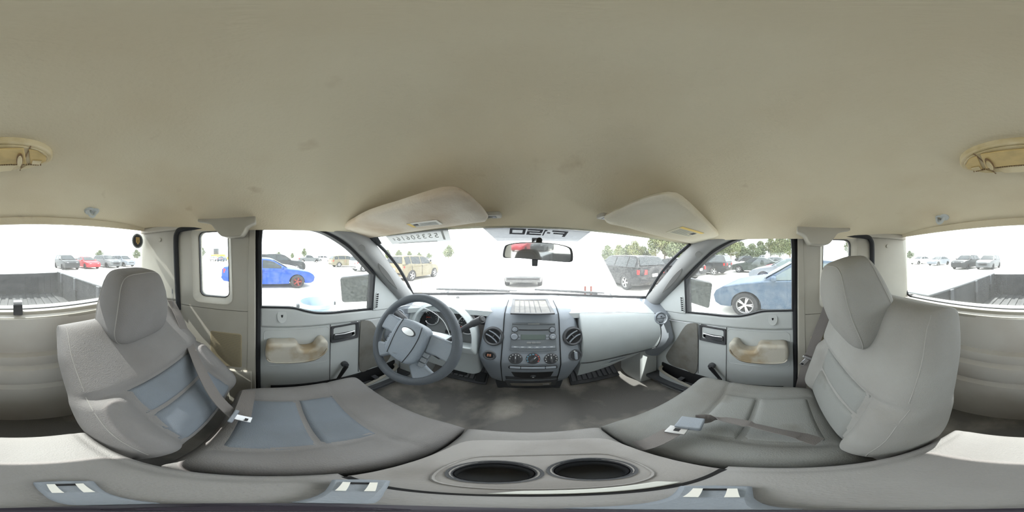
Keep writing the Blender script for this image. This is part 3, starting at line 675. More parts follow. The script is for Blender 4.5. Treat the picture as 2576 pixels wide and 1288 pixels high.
# ================================================================== CENTRE STACK
cs = empty('centre_stack', (0, .8, .6), label='dark grey centre stack with radio, climate dials and round vents', cat='console')
FA, FB = Vector((0, .805, 1.225)), Vector((0, .735, .985))
fu = (FA - FB).normalized(); fn = Vector((0, -fu.z, fu.y)); fx = Vector((1, 0, 0))
def FP(px, py, d=0): return at(px, py, n=fn, c=fn.dot(FA)) + fn * d
# side view outline of the body: top near the glass, down the face, under the drawer and to the floor
def stackprof(hw, off):                                            # left-right wings are set back by 'off'
    return [(1.17, 1.268), (1.0, 1.272), (.88, 1.262), (.825 + off, 1.245), (.803 + off, 1.215), (.736 + off, .985), (.735 + off, .965), (.765 + off, .88), (.80 + off, .80), (.825 + off, .745)]
for s in (-1, 1):
    pr = stackprof(0, 0)
    xs = [(.137, 0.0), (.16, .004), (.20, .012), (.235, .025), (.262, .05), (.272, .09)]
    rows = []
    for xx, off in xs:
        row = []
        for i, (y, z) in enumerate(pr):
            k = 1 if i >= 3 else i / 3
            tp = interp([(.70, .80), (.80, .86), (1.0, 1.0), (1.15, .97), (1.25, .86), (1.28, .80)], z)
            row.append((s * (.137 + (xx - .137) * (tp * 2 - 1 if tp < 1 else 1)), y + off * k, z - (.010 if i < 3 else 0) * (off / .09)))
        rows.append(row)
    MB().grid(rows, lambda p: Vector((-s * .02, .06, -.02))).build('side_wing', DASH, cs, smooth=60)
MB().prism([(-.137, y, z) for y, z in stackprof(0, 0)] + [(-.137, 1.17, .745)], (.274, 0, 0)).build('body', DASH, cs, bevel=.004)
for s in (-1, 1):
    MB().tube([(s * .137, y - .002, z + .002) for y, z in stackprof(0, 0)[1:]], .0022, 6).build('seam', BLACK, cs)
# skirt down to the tunnel
MB().prism([(-.19, .86, .76), (.19, .86, .76), (.175, .89, .60), (-.175, .89, .60)], (0, .06, 0)).build('skirt', CHAR, cs, bevel=.008)
# open tray on top
q = [at(1296, 757, z=1.268), at(1372, 757, z=1.268), at(1386, 789, z=1.262), at(1293, 789, z=1.262)]
cen = sum(q, Vector()) / 4
tray = MB().ring([cen + (p - cen) * 1.18 + Vector((0, 0, .010)) for p in q], [p + Vector((0, 0, .008)) for p in q], (0, 0, -.008)).build('tray_rim', CHAR, cs, bevel=.002)
MB().prism([p + Vector((0, 0, .0045)) for p in q], (0, 0, -.002)).build('tray_floor', mat('tray_liner', (.11, .105, .10), .4, c2=(.08, .075, .07), scale=40), tray)
for k in range(5):
    a = q[0].lerp(q[1], .15 + .15 * k); b = q[3].lerp(q[2], .15 + .15 * k)
    MB().tube([a + Vector((0, 0, .006)), b + Vector((0, 0, .006))], .0018, 6).build('tray_rib', CHAR, tray)
# round vents
for px in (1242, 1440):
    s = -1 if px < 1340 else 1
    o = at(px, 845, n=fn, c=fn.dot(FA) - .02) + fn * .016; nn = (fn + Vector((s * .10, 0, 0))).normalized()
    v = MB().lathe([(.040, -.03), (.040, .0), (.046, .006), (.052, .003), (.055, -.004), (.055, -.03)], o, nn, 32).build('round_vent', CHAR, cs)
    MB().lathe([(0, -.012), (.041, -.012), (.041, -.003), (0, -.003)], o, nn, 24).build('vent_back', BLACK, v)
    t = (fx * .82 + fu * (.57 * s)).normalized(); t = (t - nn * t.dot(nn)).normalized(); w_ = nn.cross(t)
    for dd in (-.013, .013):
        arc = [o + t * (.036 * a) + w_ * (dd + .006 * (1 - a * a) * (1 if dd > 0 else 1)) + nn * .001 for a in (-1, -.5, 0, .5, 1)]
        MB().ribbon(arc, nn, .012, .004).build('vane', DASH, v)
    MB().obox(o, t, w_, nn, .0025, .011, .003).build('vane_link', CHAR, v)
# power socket (left) and headlamp-style knob (right)
o = at(1233, 892, n=fn, c=fn.dot(FA) - .02) + fn * .012
pk = MB().lathe([(.020, -.02), (.021, .004), (.028, .006), (.033, .002), (.033, -.02)], o, fn, 28, sq=.85, ref=fx).build('power_socket', CHAR, cs)
MB().lathe([(0, -.010), (.021, -.010), (.021, .000), (0, .000)], o, fn, 20, sq=.8, ref=fx).build('socket_core', BLACK, pk)
for dx in (-.008, .003): MB().obox(o + fx * dx + fn * .001, fx, fu, fn, .004, .007, .004).build('contact', mat('copper', (.7, .32, .2), .35, .8), pk, bevel=.001)
o = at(1446, 892, n=fn, c=fn.dot(FA) - .02) + fn * .012
kn = MB().lathe([(0, 0), (.024, 0), (.026, .004), (.033, .004), (.033, -.01), (0, -.01)], o, fn, 28).build('rotary_switch', CHAR, cs)
MB().obox(o + fn * .008, fx, fu, fn, .007, .023, .009).build('grip', DASH, kn, bevel=.004)
MB().obox(o + fn * .005 + fu * .027 - fx * .005, fx, fu, fn, .004, .002, .001).build('mark', WHITEMARK, kn)
# radio
rc = [FP(1287, 811), FP(1396, 811), FP(1401, 881), FP(1283, 881)]
rcen = sum(rc, Vector()) / 4; rw_, rh_ = (rc[1] - rc[0]).length / 2, (rc[0] - rc[3]).length / 2
def RL(a, b, d=0): return rcen + fx * (a * rw_) + fu * (b * rh_) + fn * d
def rpoly(pts, d): return [RL(a, b, d) for a, b in pts]
rad = MB().prism(rpoly([(-1, 1), (1, 1), (1.02, -1), (-1.02, -1)], .001), fn * .007).build('radio', mat('radio_face', (.15, .165, .18), .4), cs, bevel=.002, label='car radio with green grey display')
MB().obox(RL(0, .90, .009), fx, fu, fn, rw_ * .97, .0008, .0008).build('top_groove', BLACK, rad)
MB().obox(RL(0, .95, .009), fx, fu, fn, rw_ * .26, .0022, .0008).build('brand_plate', GREYINK, rad)
MB().obox(RL(0, .52, .0082), fx, fu, fn, rw_ * .66, .003, .0012).build('disc_slot', BLACK, rad)
MB().prism(rpoly([(-.55, .20), (.52, .20), (.52, -.16), (-.55, -.16)], .0075), fn * .0025).build('display', LCD, rad, bevel=.001)
for a, b in ((-.66, .10), (-.66, -.09), (.62, .10), (.62, -.09)):
    MB().obox(RL(a, b, .0085), fx, fu, fn, .0075, .0055, .0015).build('button', DASH, rad, bevel=.001)
for a, b, r, h in ((-.84, .54, .0135, .006), (.84, .52, .014, .006), (-.85, .04, .0165, .016), (.85, .04, .0155, .012)):
    kb = MB().lathe([(0, h), (r * .8, h), (r * .93, h * .85), (r, h * .5), (r * 1.05, 0), (0, 0)], RL(a, b, .008), fn, 26).build('knob', DASH, rad)
    MB().lathe([(r * 1.05, 0), (r * 1.2, .0), (r * 1.2, .003), (r * 1.05, .004)], RL(a, b, .008), fn, 26).build('knob_ring', CHAR, kb)
MB().obox(RL(.84, .52, .0142), fx, fu, fn, .0135, .0006, .0006).build('rocker_line', BLACK, rad)
MB().obox(RL(.85, .04, .0205), fx, fu, fn, .005, .0012, .0004).build('print', WHITEMARK, rad)
MB().obox(RL(-.84, .54, .0143), fx, fu, fn, .001, .001, .0004).build('print', WHITEMARK, rad)
MB().obox(RL(-.84, .29, .0082), fx, fu, fn, .010, .0012, .0004).build('print', GREYINK, rad)
for k in range(3):
    MB().prism([RL(-.2 + .21 * k, -.37, .008) + fx * a + fu * b for a, b in rrect(.0105, .0042, .003, 3)], fn * .003).build('button', mat('pale_button', (.25, .255, .26), .5), rad, bevel=.001)
for k in range(6):
    bt = MB().prism([RL(-.79 + .316 * k, -.72, .008) + fx * a + fu * b for a, b in rrect(.0168, .0058, .003, 3)], fn * .003).build('preset_button', DASH, rad, bevel=.001)
    MB().obox(RL(-.79 + .316 * k, -.69, .0114), fx, fu, fn, .006, .0011, .0003).build('print', WHITEMARK, bt)
# climate dials
CLM = MB().prism([FP(px, py) for px, py in ((1290, 890), (1392, 890), (1394, 914), (1288, 914))], fn * .002).build('climate_panel', DASH, cs, bevel=.001)
BLUEM = mat('blue_print', (.15, .35, .5), .6); REDM = mat('red_print', (.6, .12, .10), .6)
for i, px in enumerate((1297, 1341, 1386)):
    o = FP(px, 902, .001)
    dl = MB().lathe([(0, .004), (.019, .004), (.020, .006), (.030, .005), (.033, .001), (.033, -.004), (0, -.004)], o, fn, 32).build('climate_dial', CHAR, cs)
    th = (0, -38, 4)[i]; tv = (fu * math.cos(math.radians(th)) - fx * math.sin(math.radians(th))).normalized(); wv = fn.cross(tv)
    if i == 1: tv = (fu * .77 + fx * .64).normalized(); wv = fn.cross(tv)
    MB().obox(o + fn * .011, tv, wv, fn, .021, .0062, .009).build('grip', CHAR, dl, bevel=.004)
    MB().obox(o + fn * .0205 + tv * .012, tv, wv, fn, .006, .0012, .0004).build('pointer', WHITEMARK, dl)
    for k in range(9):
        A = math.radians(-30 + 240 * k / 8); dv = fx * math.cos(A) + fu * math.sin(A)
        if i == 1: MB().obox(o + dv * .0275 + fn * .0062, dv, fn.cross(dv), fn, .0022, .0038, .0004).build('print', (REDM if k < 4 else BLUEM), dl, smooth=0)
        elif k > 1 or i == 2:
            if k < 8 or i == 2: MB().obox(o + dv * .026 + fn * .0062, dv, fn.cross(dv), fn, .0022, .0016, .0004).build('print', WHITEMARK, dl, smooth=0)
bb = [FP(1280, 924), FP(1401, 922)]
bc = (bb[0] + bb[1]) / 2; bl_ = (bb[1] - bb[0]).length / 2
MB().prism([bc + fx * a + fu * b for a, b in rrect(bl_ + .002, .0095, .009)], fn * .004).build('button_surround', BLACK, cs, bevel=.001)
for a0, a1 in ((-.96, -.52), (-.5, .5), (.52, .96)):
    MB().obox(bc + fx * (bl_ * (a0 + a1) / 2) + fn * .004, fx, fu, fn, bl_ * (a1 - a0) / 2, .0065, .003).build('bar_button', DASH, cs, bevel=.003)
# lower cubby and pull-out drawer, below the bend
dn = Vector((0, -.93, -.36)).normalized(); LA = Vector((0, .742, .95)); LBt = Vector((0, .822, .75))
lu = (LA - LBt).normalized(); ln = Vector((0, -lu.z, lu.y))
def LP(px, py, d=0): return at(px, py, n=ln, c=ln.dot(LA)) + ln * d
MB().prism([LP(px, py) for px, py in ((1268, 932), (1408, 931), (1402, 951), (1272, 953))], ln * .003).build('cubby_frame', CHAR, cs, bevel=.003)
MB().prism([LP(px, py, .003) for px, py in ((1286, 934), (1392, 933), (1385, 945), (1365, 950), (1315, 950), (1294, 945))], ln * .002).build('cubby', BLACK, cs)
o = LP(1341, 944, .004)
lk = MB().lathe([(0, .010), (.010, .010), (.0135, .006), (.0145, 0), (0, 0)], o, ln, 20).build('lighter', CHAR, cs)
MB().obox(o + ln * .011, fx, lu, ln, .004, .003, .0005).build('print', WHITEMARK, lk)
dr = MB().prism([LP(px, py) for px, py in ((1270, 955), (1404, 953), (1398, 967), (1278, 969))], ln * .006).build('drawer', CHAR, cs, bevel=.004)
MB().prism([LP(px, py, .006) for px, py in ((1284, 962), (1386, 960), (1384, 966), (1287, 967))], ln * .002).build('drawer_slot', mat('coin_tray', (.22, .20, .17), .6), dr)
MB().prism([LP(px, py, .007) for px, py in ((1365, 963), (1382, 962), (1381, 965), (1366, 965))], ln * .002).build('coin', STEEL, dr)
# ================================================================== STEERING WHEEL AND COLUMN
WC = Vector((-.412, .455, 1.208)); tl = math.radians(27)
wn = Vector((.0, -math.cos(tl), math.sin(tl))); wu = Vector((0, math.sin(tl), math.cos(tl))); wx = Vector((1, 0, 0))
WTW = math.radians(7)                                              # the wheel is turned a few degrees
wx, wu = wx * math.cos(WTW) - wu * math.sin(WTW), wu * math.cos(WTW) + wx * math.sin(WTW)
sw = empty('steering_wheel', WC, label='dark grey four-spoke steering wheel in front of the driver seat', cat='steering wheel')
def W(a, b, c=0): return WC + wx * a + wu * b + wn * c
WHEEL = mat('wheel_rubber', (.23, .262, .305), .5, c2=(.25, .275, .31), scale=8, bump=.5, bscale=350)
MB().tube([W(.178 * math.cos(2 * PI * k / 64), .178 * math.sin(2 * PI * k / 64)) for k in range(64)], .0175, 14, closed=True).build('rim', mat('rim_rubber', (.085, .095, .11), .5, bump=.5, bscale=350), sw, smooth=80)
for s in (-1, 1):
    MB().prism([W(s * a, b, -.018) for a, b in ((.07, .055), (.165, .052), (.170, .01), (.168, -.025), (.12, -.018), (.075, -.022))], wn * .028).build('upper_spoke', WHEEL, sw, bevel=.008)
    MB().prism([W(s * a, b, -.018) for a, b in ((.055, -.060), (.10, -.072), (.150, -.092), (.160, -.112), (.135, -.135), (.095, -.152), (.045, -.10))], wn * .026).build('lower_spoke', WHEEL, sw, bevel=.008)
    for k in range(3):
        MB().obox(W(s * .088, -.030 - .021 * k, .004), wx, wu, wn, .012, .0095, .008).build('spoke_button', DASH, sw, bevel=.003)
hub = [(-.082, -.075), (-.085, -.02), (-.08, .045), (-.068, .072), (-.03, .083), (.03, .083), (.068, .072), (.08, .045), (.085, -.02), (.082, -.075), (.06, -.102), (.03, -.108), (-.03, -.108), (-.06, -.102)]
ho = closed_curve([W(a * .88, b * .88, -.02) for a, b in hub], 3)
hb = MB().prism(ho, wn * .062).build('hub_cover', WHEEL, sw, bevel=.014, seg=4)
for s in (-1, 1):
    MB().tube(curve([W(s * a, b, .0425) for a, b in ((.046, .068), (.051, .026), (.049, -.026), (.040, -.088))], 6), .0016, 6).build('cover_seam', BLACK, hb)
MB().lathe([(0, .0), (.034, 0), (.034, .003), (.031, .005), (0, .005)], W(0, .03, .0405), wn, 32, sq=.45, ref=wx).build('emblem_rim', CHAR, hb)
em = MB().lathe([(0, .0), (.030, 0), (.029, .003), (0, .0045)], W(0, .03, .043), wn, 32, sq=.45, ref=wx).build('emblem', mat('pale_silver_emblem', (.78, .79, .80), .3, .4), hb, label='pale silver oval emblem')
MB().prism([W(a, b - .075, .0405) for a, b in rrect(.016, .0045, .004)], wn * .0015).build('airbag_mark', DASH, hb)
MB().tube(curve([W(-.158, .058, .0), W(-.12, .105, .0), W(-.06, .132, .0), W(.02, .138, .0), W(.09, .118, .0), W(.135, .075, .0)], 6), .0022, 6).build('bright_trim_wire', SILVER, sw, label='thin bright arc across the wheel')
sco = empty('steering_column', WC - wn * .1, label='grey steering column with stalks behind the wheel', cat='steering column')
MB().tube([W(0, -.01, -.025), W(0, -.015, -.12), W(0, -.02, -.25), W(0, -.03, -.42)], [.055, .062, .062, .06], 18).build('shroud', DASHG, sco, smooth=60)
a, b = at(1150, 842, y=.60), at(1213, 803, y=.53)
gs = MB().tube(curve([W(.05, -.01, -.12), at(1140, 850, y=.60), at(1165, 828, y=.575), at(1190, 814, y=.555), b], 6), [.010] * 6 + [.0105] * 6 + [.0115] * 6 + [.0145] * 7, 12).build('gear_lever', CHAR, sco, smooth=60, label='column gear lever')
dirv = (b - at(1190, 814, y=.555)).normalized()
MB().lathe([(0, .006), (.0085, .006), (.0105, .003), (.0105, 0), (0, 0)], b, dirv, 16).build('lever_button', CHAR, gs)
c0, c1 = W(-.06, .02, -.10), at(997, 782, y=.60)
MB().tube(curve([c0, c0.lerp(c1, .5) + Vector((0, 0, .008)), c1], 6), [.008] * 6 + [.013] * 7, 10).build('signal_stalk', CHAR, sco, smooth=60)
MB().tube([W(.055, -.04, -.12), W(.085, -.045, -.12)], .016, 14).build('ignition_lock', CHAR, sco)
kf = MB().obox(W(.10, -.048, -.12), wx, wu, wn, .014, .012, .002).build('key', STEEL, sco, bevel=.002, label='ignition key')
# left round dash vent is part of the dash
# ================================================================== SEATS
def segdist(p, a, b):
    ab = (b[0] - a[0], b[1] - a[1]); ap = (p[0] - a[0], p[1] - a[1]); L = ab[0] ** 2 + ab[1] ** 2
    t = max(0, min(1, (ap[0] * ab[0] + ap[1] * ab[1]) / L)) if L else 0
    return math.hypot(ap[0] - t * ab[0], ap[1] - t * ab[1])
class Pad:
    """an upholstered pad: local x across, y along, z out of the upholstered face"""
    def __init__(s, org, ax, ay, az, W, L, T, B, bol=.02, wf=None, seams=(), ex=7, ey=9, curl=None, b0=.55):
        s.o, s.ax, s.ay, s.az = Vector(org), Vector(ax), Vector(ay), Vector(az); s.W, s.L, s.T, s.B, s.bol = W, L, T, B, bol
        s.wf = wf or (lambda v: 1); s.seams = seams; s.ex, s.ey = ex, ey; s.curl = curl or (lambda u, v: 0); s.b0 = b0
    def base(s, u, v): return max(0, 1 - abs(u) ** s.ex) ** .5 * max(0, 1 - abs(v) ** s.ey) ** .5
    def h(s, u, v):
        b = s.base(u, v); z = s.T * b + s.bol * sstep(s.b0, .85, abs(u)) * b + s.curl(u, v) * b
        x, y = u * s.W * s.wf(v), v * s.L
        g = 0
        for line in s.seams:
            for a, c in zip(line, line[1:]):
                if abs(x - (a[0] + c[0]) / 2) > abs(a[0] - c[0]) / 2 + .03 or abs(y - (a[1] + c[1]) / 2) > abs(a[1] - c[1]) / 2 + .03: continue
                g = max(g, math.exp(-(segdist((x, y), a, c) / .008) ** 2))
        return z - .007 * g * b
    def pt(s, u, v, d=0): return s.o + s.ax * (u * s.W * s.wf(v)) + s.ay * (v * s.L) + s.az * (s.h(u, v) + d)
    def bot(s, u, v): return s.o + s.ax * (u * s.W * s.wf(v)) + s.ay * (v * s.L) + s.az * (-s.B * s.base(u, v) ** .5)
    def loc(s, x, y, d=0):
        v = y / s.L; return s.pt(x / (s.W * s.wf(v)), v, d)
    def mb(s, n=72):
        us = [math.sin((j / n - .5) * PI) for j in range(n + 1)]; vs = us
        r1 = [[s.pt(u, v) for u in us] for v in vs]; r2 = [[s.bot(u, v) for u in us] for v in vs]
        m = MB(); m.grid(r1); m.grid(r2); return m
    def patch(s, c, d=.003, n=14):                                 # c: four (x, y) corners
        rows = []
        for i in range(n + 1):
            row = []
            for j in range(n + 1):
                a, b = i / n, j / n
                x = lerp(lerp(c[0][0], c[1][0], b), lerp(c[3][0], c[2][0], b), a); y = lerp(lerp(c[0][1], c[1][1], b), lerp(c[3][1], c[2][1], b), a)
                e = min(a, 1 - a, b, 1 - b) * n
                row.append(s.loc(x, y, d * min(1, e) + .004 * math.sin(PI * a) * math.sin(PI * b)))
            rows.append(row)
        return MB().grid(rows, -s.az * .012)
    def line(s, pts, r=.0014, d=.0, n=6):
        return MB().tube([s.loc(p.x, p.y, d) for p in curve([(a, b, 0) for a, b in pts], n)], r, 5)
def bolt_seams(): pass
def seat(side, s, cx, cloth, back_base, back_dir, blen, bwid, head_c, head_ax, insert_mat, label):
    root = empty('bucket_seat', (cx, .1, .55), label=label, cat='seat')
    UP = Vector((0, 0, 1)); X = Vector((1, 0, 0))
    # cushion: tilts up a little to the front
    ay = Vector((0, 1, .03)).normalized(); az = X.cross(ay)
    cush_seams = [[(-.14, -.20), (-.125, -.03), (-.122, .085)], [(.14, -.20), (.125, -.03), (.122, .085)], [(-.225, .10), (-.122, .085), (0, .080), (.122, .085), (.225, .10)], [(-.125, -.03), (0, -.034), (.125, -.03)]]
    cu = Pad((cx - .028 * (1 if cx > 0 else -1), .115, .868), X, ay, az, .236, .238, .062, .10, .012, lambda v: 1.0 - .06 * sstep(-.5, -1, v), cush_seams, ex=8)
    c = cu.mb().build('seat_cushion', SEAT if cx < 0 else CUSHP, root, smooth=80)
    for q in ([(-.134, -.19), (.134, -.19), (.121, -.037), (-.121, -.037)], [(-.120, -.027), (.120, -.027), (.117, .080), (-.117, .080)]):
        cu.patch(q).build('insert_panel', insert_mat, root, smooth=80)
    for ln_ in cush_seams: cu.line(ln_, .0016, -.003).build('seam', STITCH, c)
    MB().box((cx - .22, -.10, .56), (cx + .22, .33, .80)).build('seat_base', CHAR, root, bevel=.02)
    # backrest
    bu = Vector(back_dir).normalized(); bn = X.cross(bu); bn = bn if bn.y > 0 else -bn
    L = blen / 2
    bs = [[(-.262, .012), (-.16, .005), (0, .003), (.16, .005), (.262, .012)], [(-.16, .003), (-.156, -.105), (-.166, -L * .93)], [(.16, .003), (.156, -.105), (.166, -L * .93)], [(-.156, -.103), (0, -.108), (.156, -.103)]]
    bk = Pad(Vector(back_base) + bu * L, X, bu, bn, bwid, L, .070, .115, .0, lambda v: 1.0 - .05 * sstep(.5, 1, v) - .05 * sstep(-.35, -1, v) - .02 * sstep(-.1, .08, v), bs, ex=9, ey=10,
             curl=lambda u, v: .014 * sstep(-.01, .10, v) - .010 * sstep(.1, .9, v) + .030 * sstep(.55, .8, abs(u)) * sstep(.06, -.12, v), b0=.5)
    b = bk.mb(76).build('backrest', cloth, root, smooth=80)
    for q in ([(-.151, -.100), (.151, -.100), (.155, -.002), (-.155, -.002)], [(-.160, -L * .88), (.160, -L * .88), (.151, -.112), (-.151, -.112)]):
        bk.patch(q).build('insert_panel', insert_mat, root, smooth=80)
    for ln_ in bs: bk.line(ln_, .0016, -.003).build('seam', STITCH, b)
    for sx in (-1, 1):                                             # shoulder stitching down the side bolsters
        pts = [bk.pt(sx * .93, lerp(.93, -.85, k / 16), .0) for k in range(17)]
        MB().tube(pts, .0013, 5).build('welt', STITCH, b)
    # headrest
    hx, hu, hn = head_ax
    def hw(p):
        q = p - Vector(head_c); a, bb, cc = q.dot(hx), q.dot(hu), q.dot(hn)
        k = 1 - .20 * sstep(-.05, .13, bb) - .04 * sstep(-.05, -.13, bb); cc2 = cc * (1 - .25 * sstep(0, .13, bb)) - .03 * (bb / .13) ** 2 * (0 if bb < 0 else .4)
        return Vector(head_c) + hx * (a * k) + hu * bb + hn * cc2
    hd = MB().sell(head_c, .128, .128, .082, .42, 26, (hx, hu, hn)).warp(hw)
    h = hd.build('headrest', cloth, root, smooth=80)
    for cc in (.058, -.052):
        loop = []
        for k in range(48):
            A = 2 * PI * k / 48; pw = lambda t: math.copysign(abs(t) ** .42, t)
            f = (1 - abs(cc / .082) ** (2 / .42)) ** (.42 / 2)
            loop.append(hw(Vector(head_c) + hx * (.128 * pw(math.cos(A)) * f) + hu * (.128 * pw(math.sin(A)) * f) + hn * cc))
        MB().tube(loop, .0017, 5, closed=True).build('piping', STITCH, h, smooth=80)
    for dx in (-.06, .06): MB().tube([Vector(head_c) + hx * dx - hu * .09 - hn * .03, Vector(head_c) + hx * dx - hu * .16 - hn * .06], .007, 8).build('headrest_post', STEEL, root)
    return root, cu, bk
Xv = Vector((1, 0, 0))
def head_axes(rz, tilt):
    hx = Vector((math.cos(rz), math.sin(rz), 0)); fwd = Vector((-math.sin(rz), math.cos(rz), 0))
    hu = (Vector((0, 0, 1)) - fwd * tilt).normalized(); return hx, hu, hx.cross(hu) * -1 if hx.cross(hu).y < 0 else hx.cross(hu)
DB = Vector((0, -.34, .40)); PB = Vector((0, -.125, .445))
dseat, dcu, dbk = seat('driver', -1, -.42, SEAT, (-.42, -.170, .868), DB, .56, .272, (-.415, -.435, 1.365), head_axes(0, -.12), INSERT,
     'grey cloth driver seat with blue-grey inserts behind the steering wheel')
pseat, pcu, pbk = seat('passenger', 1, .42, SEATP, (.42, -.155, .875), PB, .58, .272, (.425, -.205, 1.425), head_axes(0, -.34), PSEAT,
     'grey cloth passenger seat with stained cushion before the glove box')
# ================================================================== CENTRE CONSOLE (folded middle seat)
con = empty('centre_console', (0, 0, .55), label='grey fold-down middle seat console with two cup holders', cat='console')
base = [(x, y + .03) for x, y in rrect(.150, .315, .05, 6)]
MB().prism([(x, y, .58) for x, y in base], (0, 0, .27)).build('seat_base', SEATC, con, bevel=.02, seg=3)
fr = Pad((0, .275, .875), Xv, Vector((0, 1, -.05)).normalized(), Vector((0, .05, 1)).normalized(), .150, .078, .045, .06, 0, None, (), ex=6, ey=5)
fr.mb(40).build('front_cushion', SEATC, con, smooth=80)
LIDM = mat('console_lid_plastic', (.30, .285, .275), .5, c2=(.24, .225, .215), scale=10, bump=.2, bscale=300)
# cup-holder tray: plate with two round holes
TZ = .945
plate = [(-.138, .062), (-.142, .14), (-.132, .235), (-.11, .270), (-.06, .284), (0, .287), (.06, .284), (.11, .270), (.132, .235), (.142, .14), (.138, .062)]
def plate_mesh():
    bm = bmesh.new(); N = 28
    out = [Vector((a, b, TZ)) for a, b in plate]
    ed = []
    vs = [bm.verts.new(p) for p in curve(out, 3)]
    for i in range(len(vs)): ed.append(bm.edges.new((vs[i], vs[(i + 1) % len(vs)])))
    for cx, cy in ((-.047, .150), (.047, .152)):
        h = [bm.verts.new((cx + .040 * math.cos(2 * PI * k / N), cy + .042 * math.sin(2 * PI * k / N), TZ)) for k in range(N)]
        for i in range(N): ed.append(bm.edges.new((h[i], h[(i + 1) % N])))
    bmesh.ops.triangle_fill(bm, use_beauty=True, edges=ed, use_dissolve=False)
    r = bmesh.ops.extrude_face_region(bm, geom=list(bm.faces))
    for v in [g for g in r['geom'] if isinstance(g, bmesh.types.BMVert)]: v.co.z -= .05
    bmesh.ops.recalc_face_normals(bm, faces=bm.faces)
    mb = MB(); bm.verts.index_update(); mb.add([v.co.copy() for v in bm.verts], [[v.index for v in f.verts] for f in bm.faces]); bm.free(); return mb
tr = plate_mesh().build('cup_tray', LIDM, con, smooth=30, bevel=.004)
for cx, cy in ((-.047, .150), (.047, .152)):
    cw = MB().lathe([(.0, -.058), (.033, -.058), (.034, -.056), (.039, -.006), (.043, .0015), (.046, .002), (.046, -.004), (.042, -.010), (.037, -.062), (0, -.064)], (cx, cy, TZ), (0, 0, 1), 30).build('cup_holder', CHAR, con, smooth=50)
    MB().lathe([(.0355, -.02), (.038, -.018), (.0385, -.012), (.037, -.010)], (cx, cy, TZ), (0, 0, 1), 30).build('step_ring', BLACK, cw)
lo = [(-.100, .150), (-.085, .105), (-.05, .088), (0, .086), (.05, .088), (.088, .108), (.102, .155), (.09, .20), (.05, .216), (0, .222), (-.05, .216), (-.088, .198)]
MB().tube([(p.x, p.y, TZ + .001) for p in closed_curve([(a, b, 0) for a, b in lo], 4)], .0022, 5, closed=True).build('tray_groove', LIDM, tr)
# rear lid: cloth covered armrest pad
lid = Pad((0, -.118, .930), Xv, Vector((0, 1, .02)).normalized(), Vector((0, -.02, 1)).normalized(), .152, .178, .055, .06, 0, None, ([(-.13, -.17), (-.13, .17)], [(.13, -.17), (.13, .17)]), ex=9, ey=9)
lid.mb(52).build('armrest_pad', SEATC, con, smooth=80)
MB().box((-.135, .052, .90), (.135, .064, .952)).build('lid_gap', BLACK, con)
MB().prism([(-.035, .066, .948), (.075, .066, .948), (.065, .082, .946), (-.02, .080, .946)], (0, 0, .008)).build('latch_tab', mat('pale_latch', (.6, .6, .56), .5), con, bevel=.003, label='pale latch tab on the console lid')
# small tripod standing on the console, under the camera
tp = empty('camera_tripod', (CAM.x, CAM.y, .985), label='small grey tripod foot standing on the console armrest', cat='tripod')
for px in (900, 170, 1800):
    v = ray(px, 1225); d = Vector((v.x, v.y, 0)).normalized(); t = Vector((-d.y, d.x, 0)); O = Vector((CAM.x, CAM.y, .986))
    lg = MB().prism([O + d * a + t * b for a, b in ((.018, -.008), (.060, -.013), (.100, -.020), (.104, 0), (.100, .020), (.060, .013), (.018, .008))], (0, 0, .008)).build('leg', DASH, tp, bevel=.003)
    MB().prism([O + d * a + t * b + Vector((0, 0, .008)) for a, b in ((.062, -.009), (.092, -.011), (.092, -.006), (.062, -.004))], (0, 0, .003)).build('clip', WHITEP, lg)
    MB().prism([O + d * a + t * b + Vector((0, 0, .008)) for a, b in ((.062, .009), (.092, .011), (.092, .006), (.062, .004))], (0, 0, .003)).build('clip', WHITEP, lg)
    MB().prism([O + d * a + t * b + Vector((0, 0, .008)) for a, b in ((.086, -.006), (.092, -.006), (.092, .006), (.086, .006))], (0, 0, .002)).build('rivet_plate', BLACK, lg)
MB().lathe([(0, 0), (.018, 0), (.018, .010), (.010, .014), (.008, .03), (.0, .03)], (CAM.x, CAM.y, .985), (0, 0, 1), 20).build('hub_post', mat('tripod_dark', (.03, .025, .035), .4), tp)
# ================================================================== SEAT BELTS
nD = dbk.az; cD = nD.dot(dbk.o) + .085
def onD(px, py, d=.030): return at(px, py, n=nD, c=cD + d)
db = empty('seat_belt', (-.66, -.42, 1.3), label='grey driver seat belt with bright tongue lying across the driver seat', cat='seat belt')
g0 = at(434, 752, x=-.655)
path = curve([g0 + Vector((0, -.01, -.01)), at(452, 800, x=-.628), at(475, 860, x=-.60), onD(505, 930), onD(545, 1000), onD(592, 1046, .03)], 6)
MB().ribbon(path, [(path[min(i + 1, len(path) - 1)] - path[max(i - 1, 0)]).cross(nD) for i in range(len(path))], .046, .0022).build('webbing', BELT, db, smooth=60)
gd = MB().ring([g0 + Vector((a * .8, b_ * 0 + .0, b)) + Vector((0, a * .7, 0)) for a, b, b_ in [(x, y, 0) for x, y in rrect(.032, .045, .018)]],
               [g0 + Vector((a * .8, a * .7, b + .004)) for a, b in rrect(.018, .022, .012)], Vector((-.7, -.5, 0)).normalized() * .02)
gd.build('belt_guide', CHAR, db, bevel=.003)
T0 = at(600, 1050, z=.985)
tg = (at(628, 1058, z=.97) - at(575, 1046, z=.985)).normalized(); tw = Vector((0, 0, 1)).cross(tg).normalized()
MB().obox(at(588, 1047, z=.985), tg, tw, Vector((0, 0, 1)), .006, .030, .005).build('tongue_bar', DASH, db, bevel=.003)
MB().obox(at(608, 1052, z=.98), tg, tw, Vector((0, 0, 1)), .024, .012, .002).build('tongue', STEEL, db, bevel=.001)
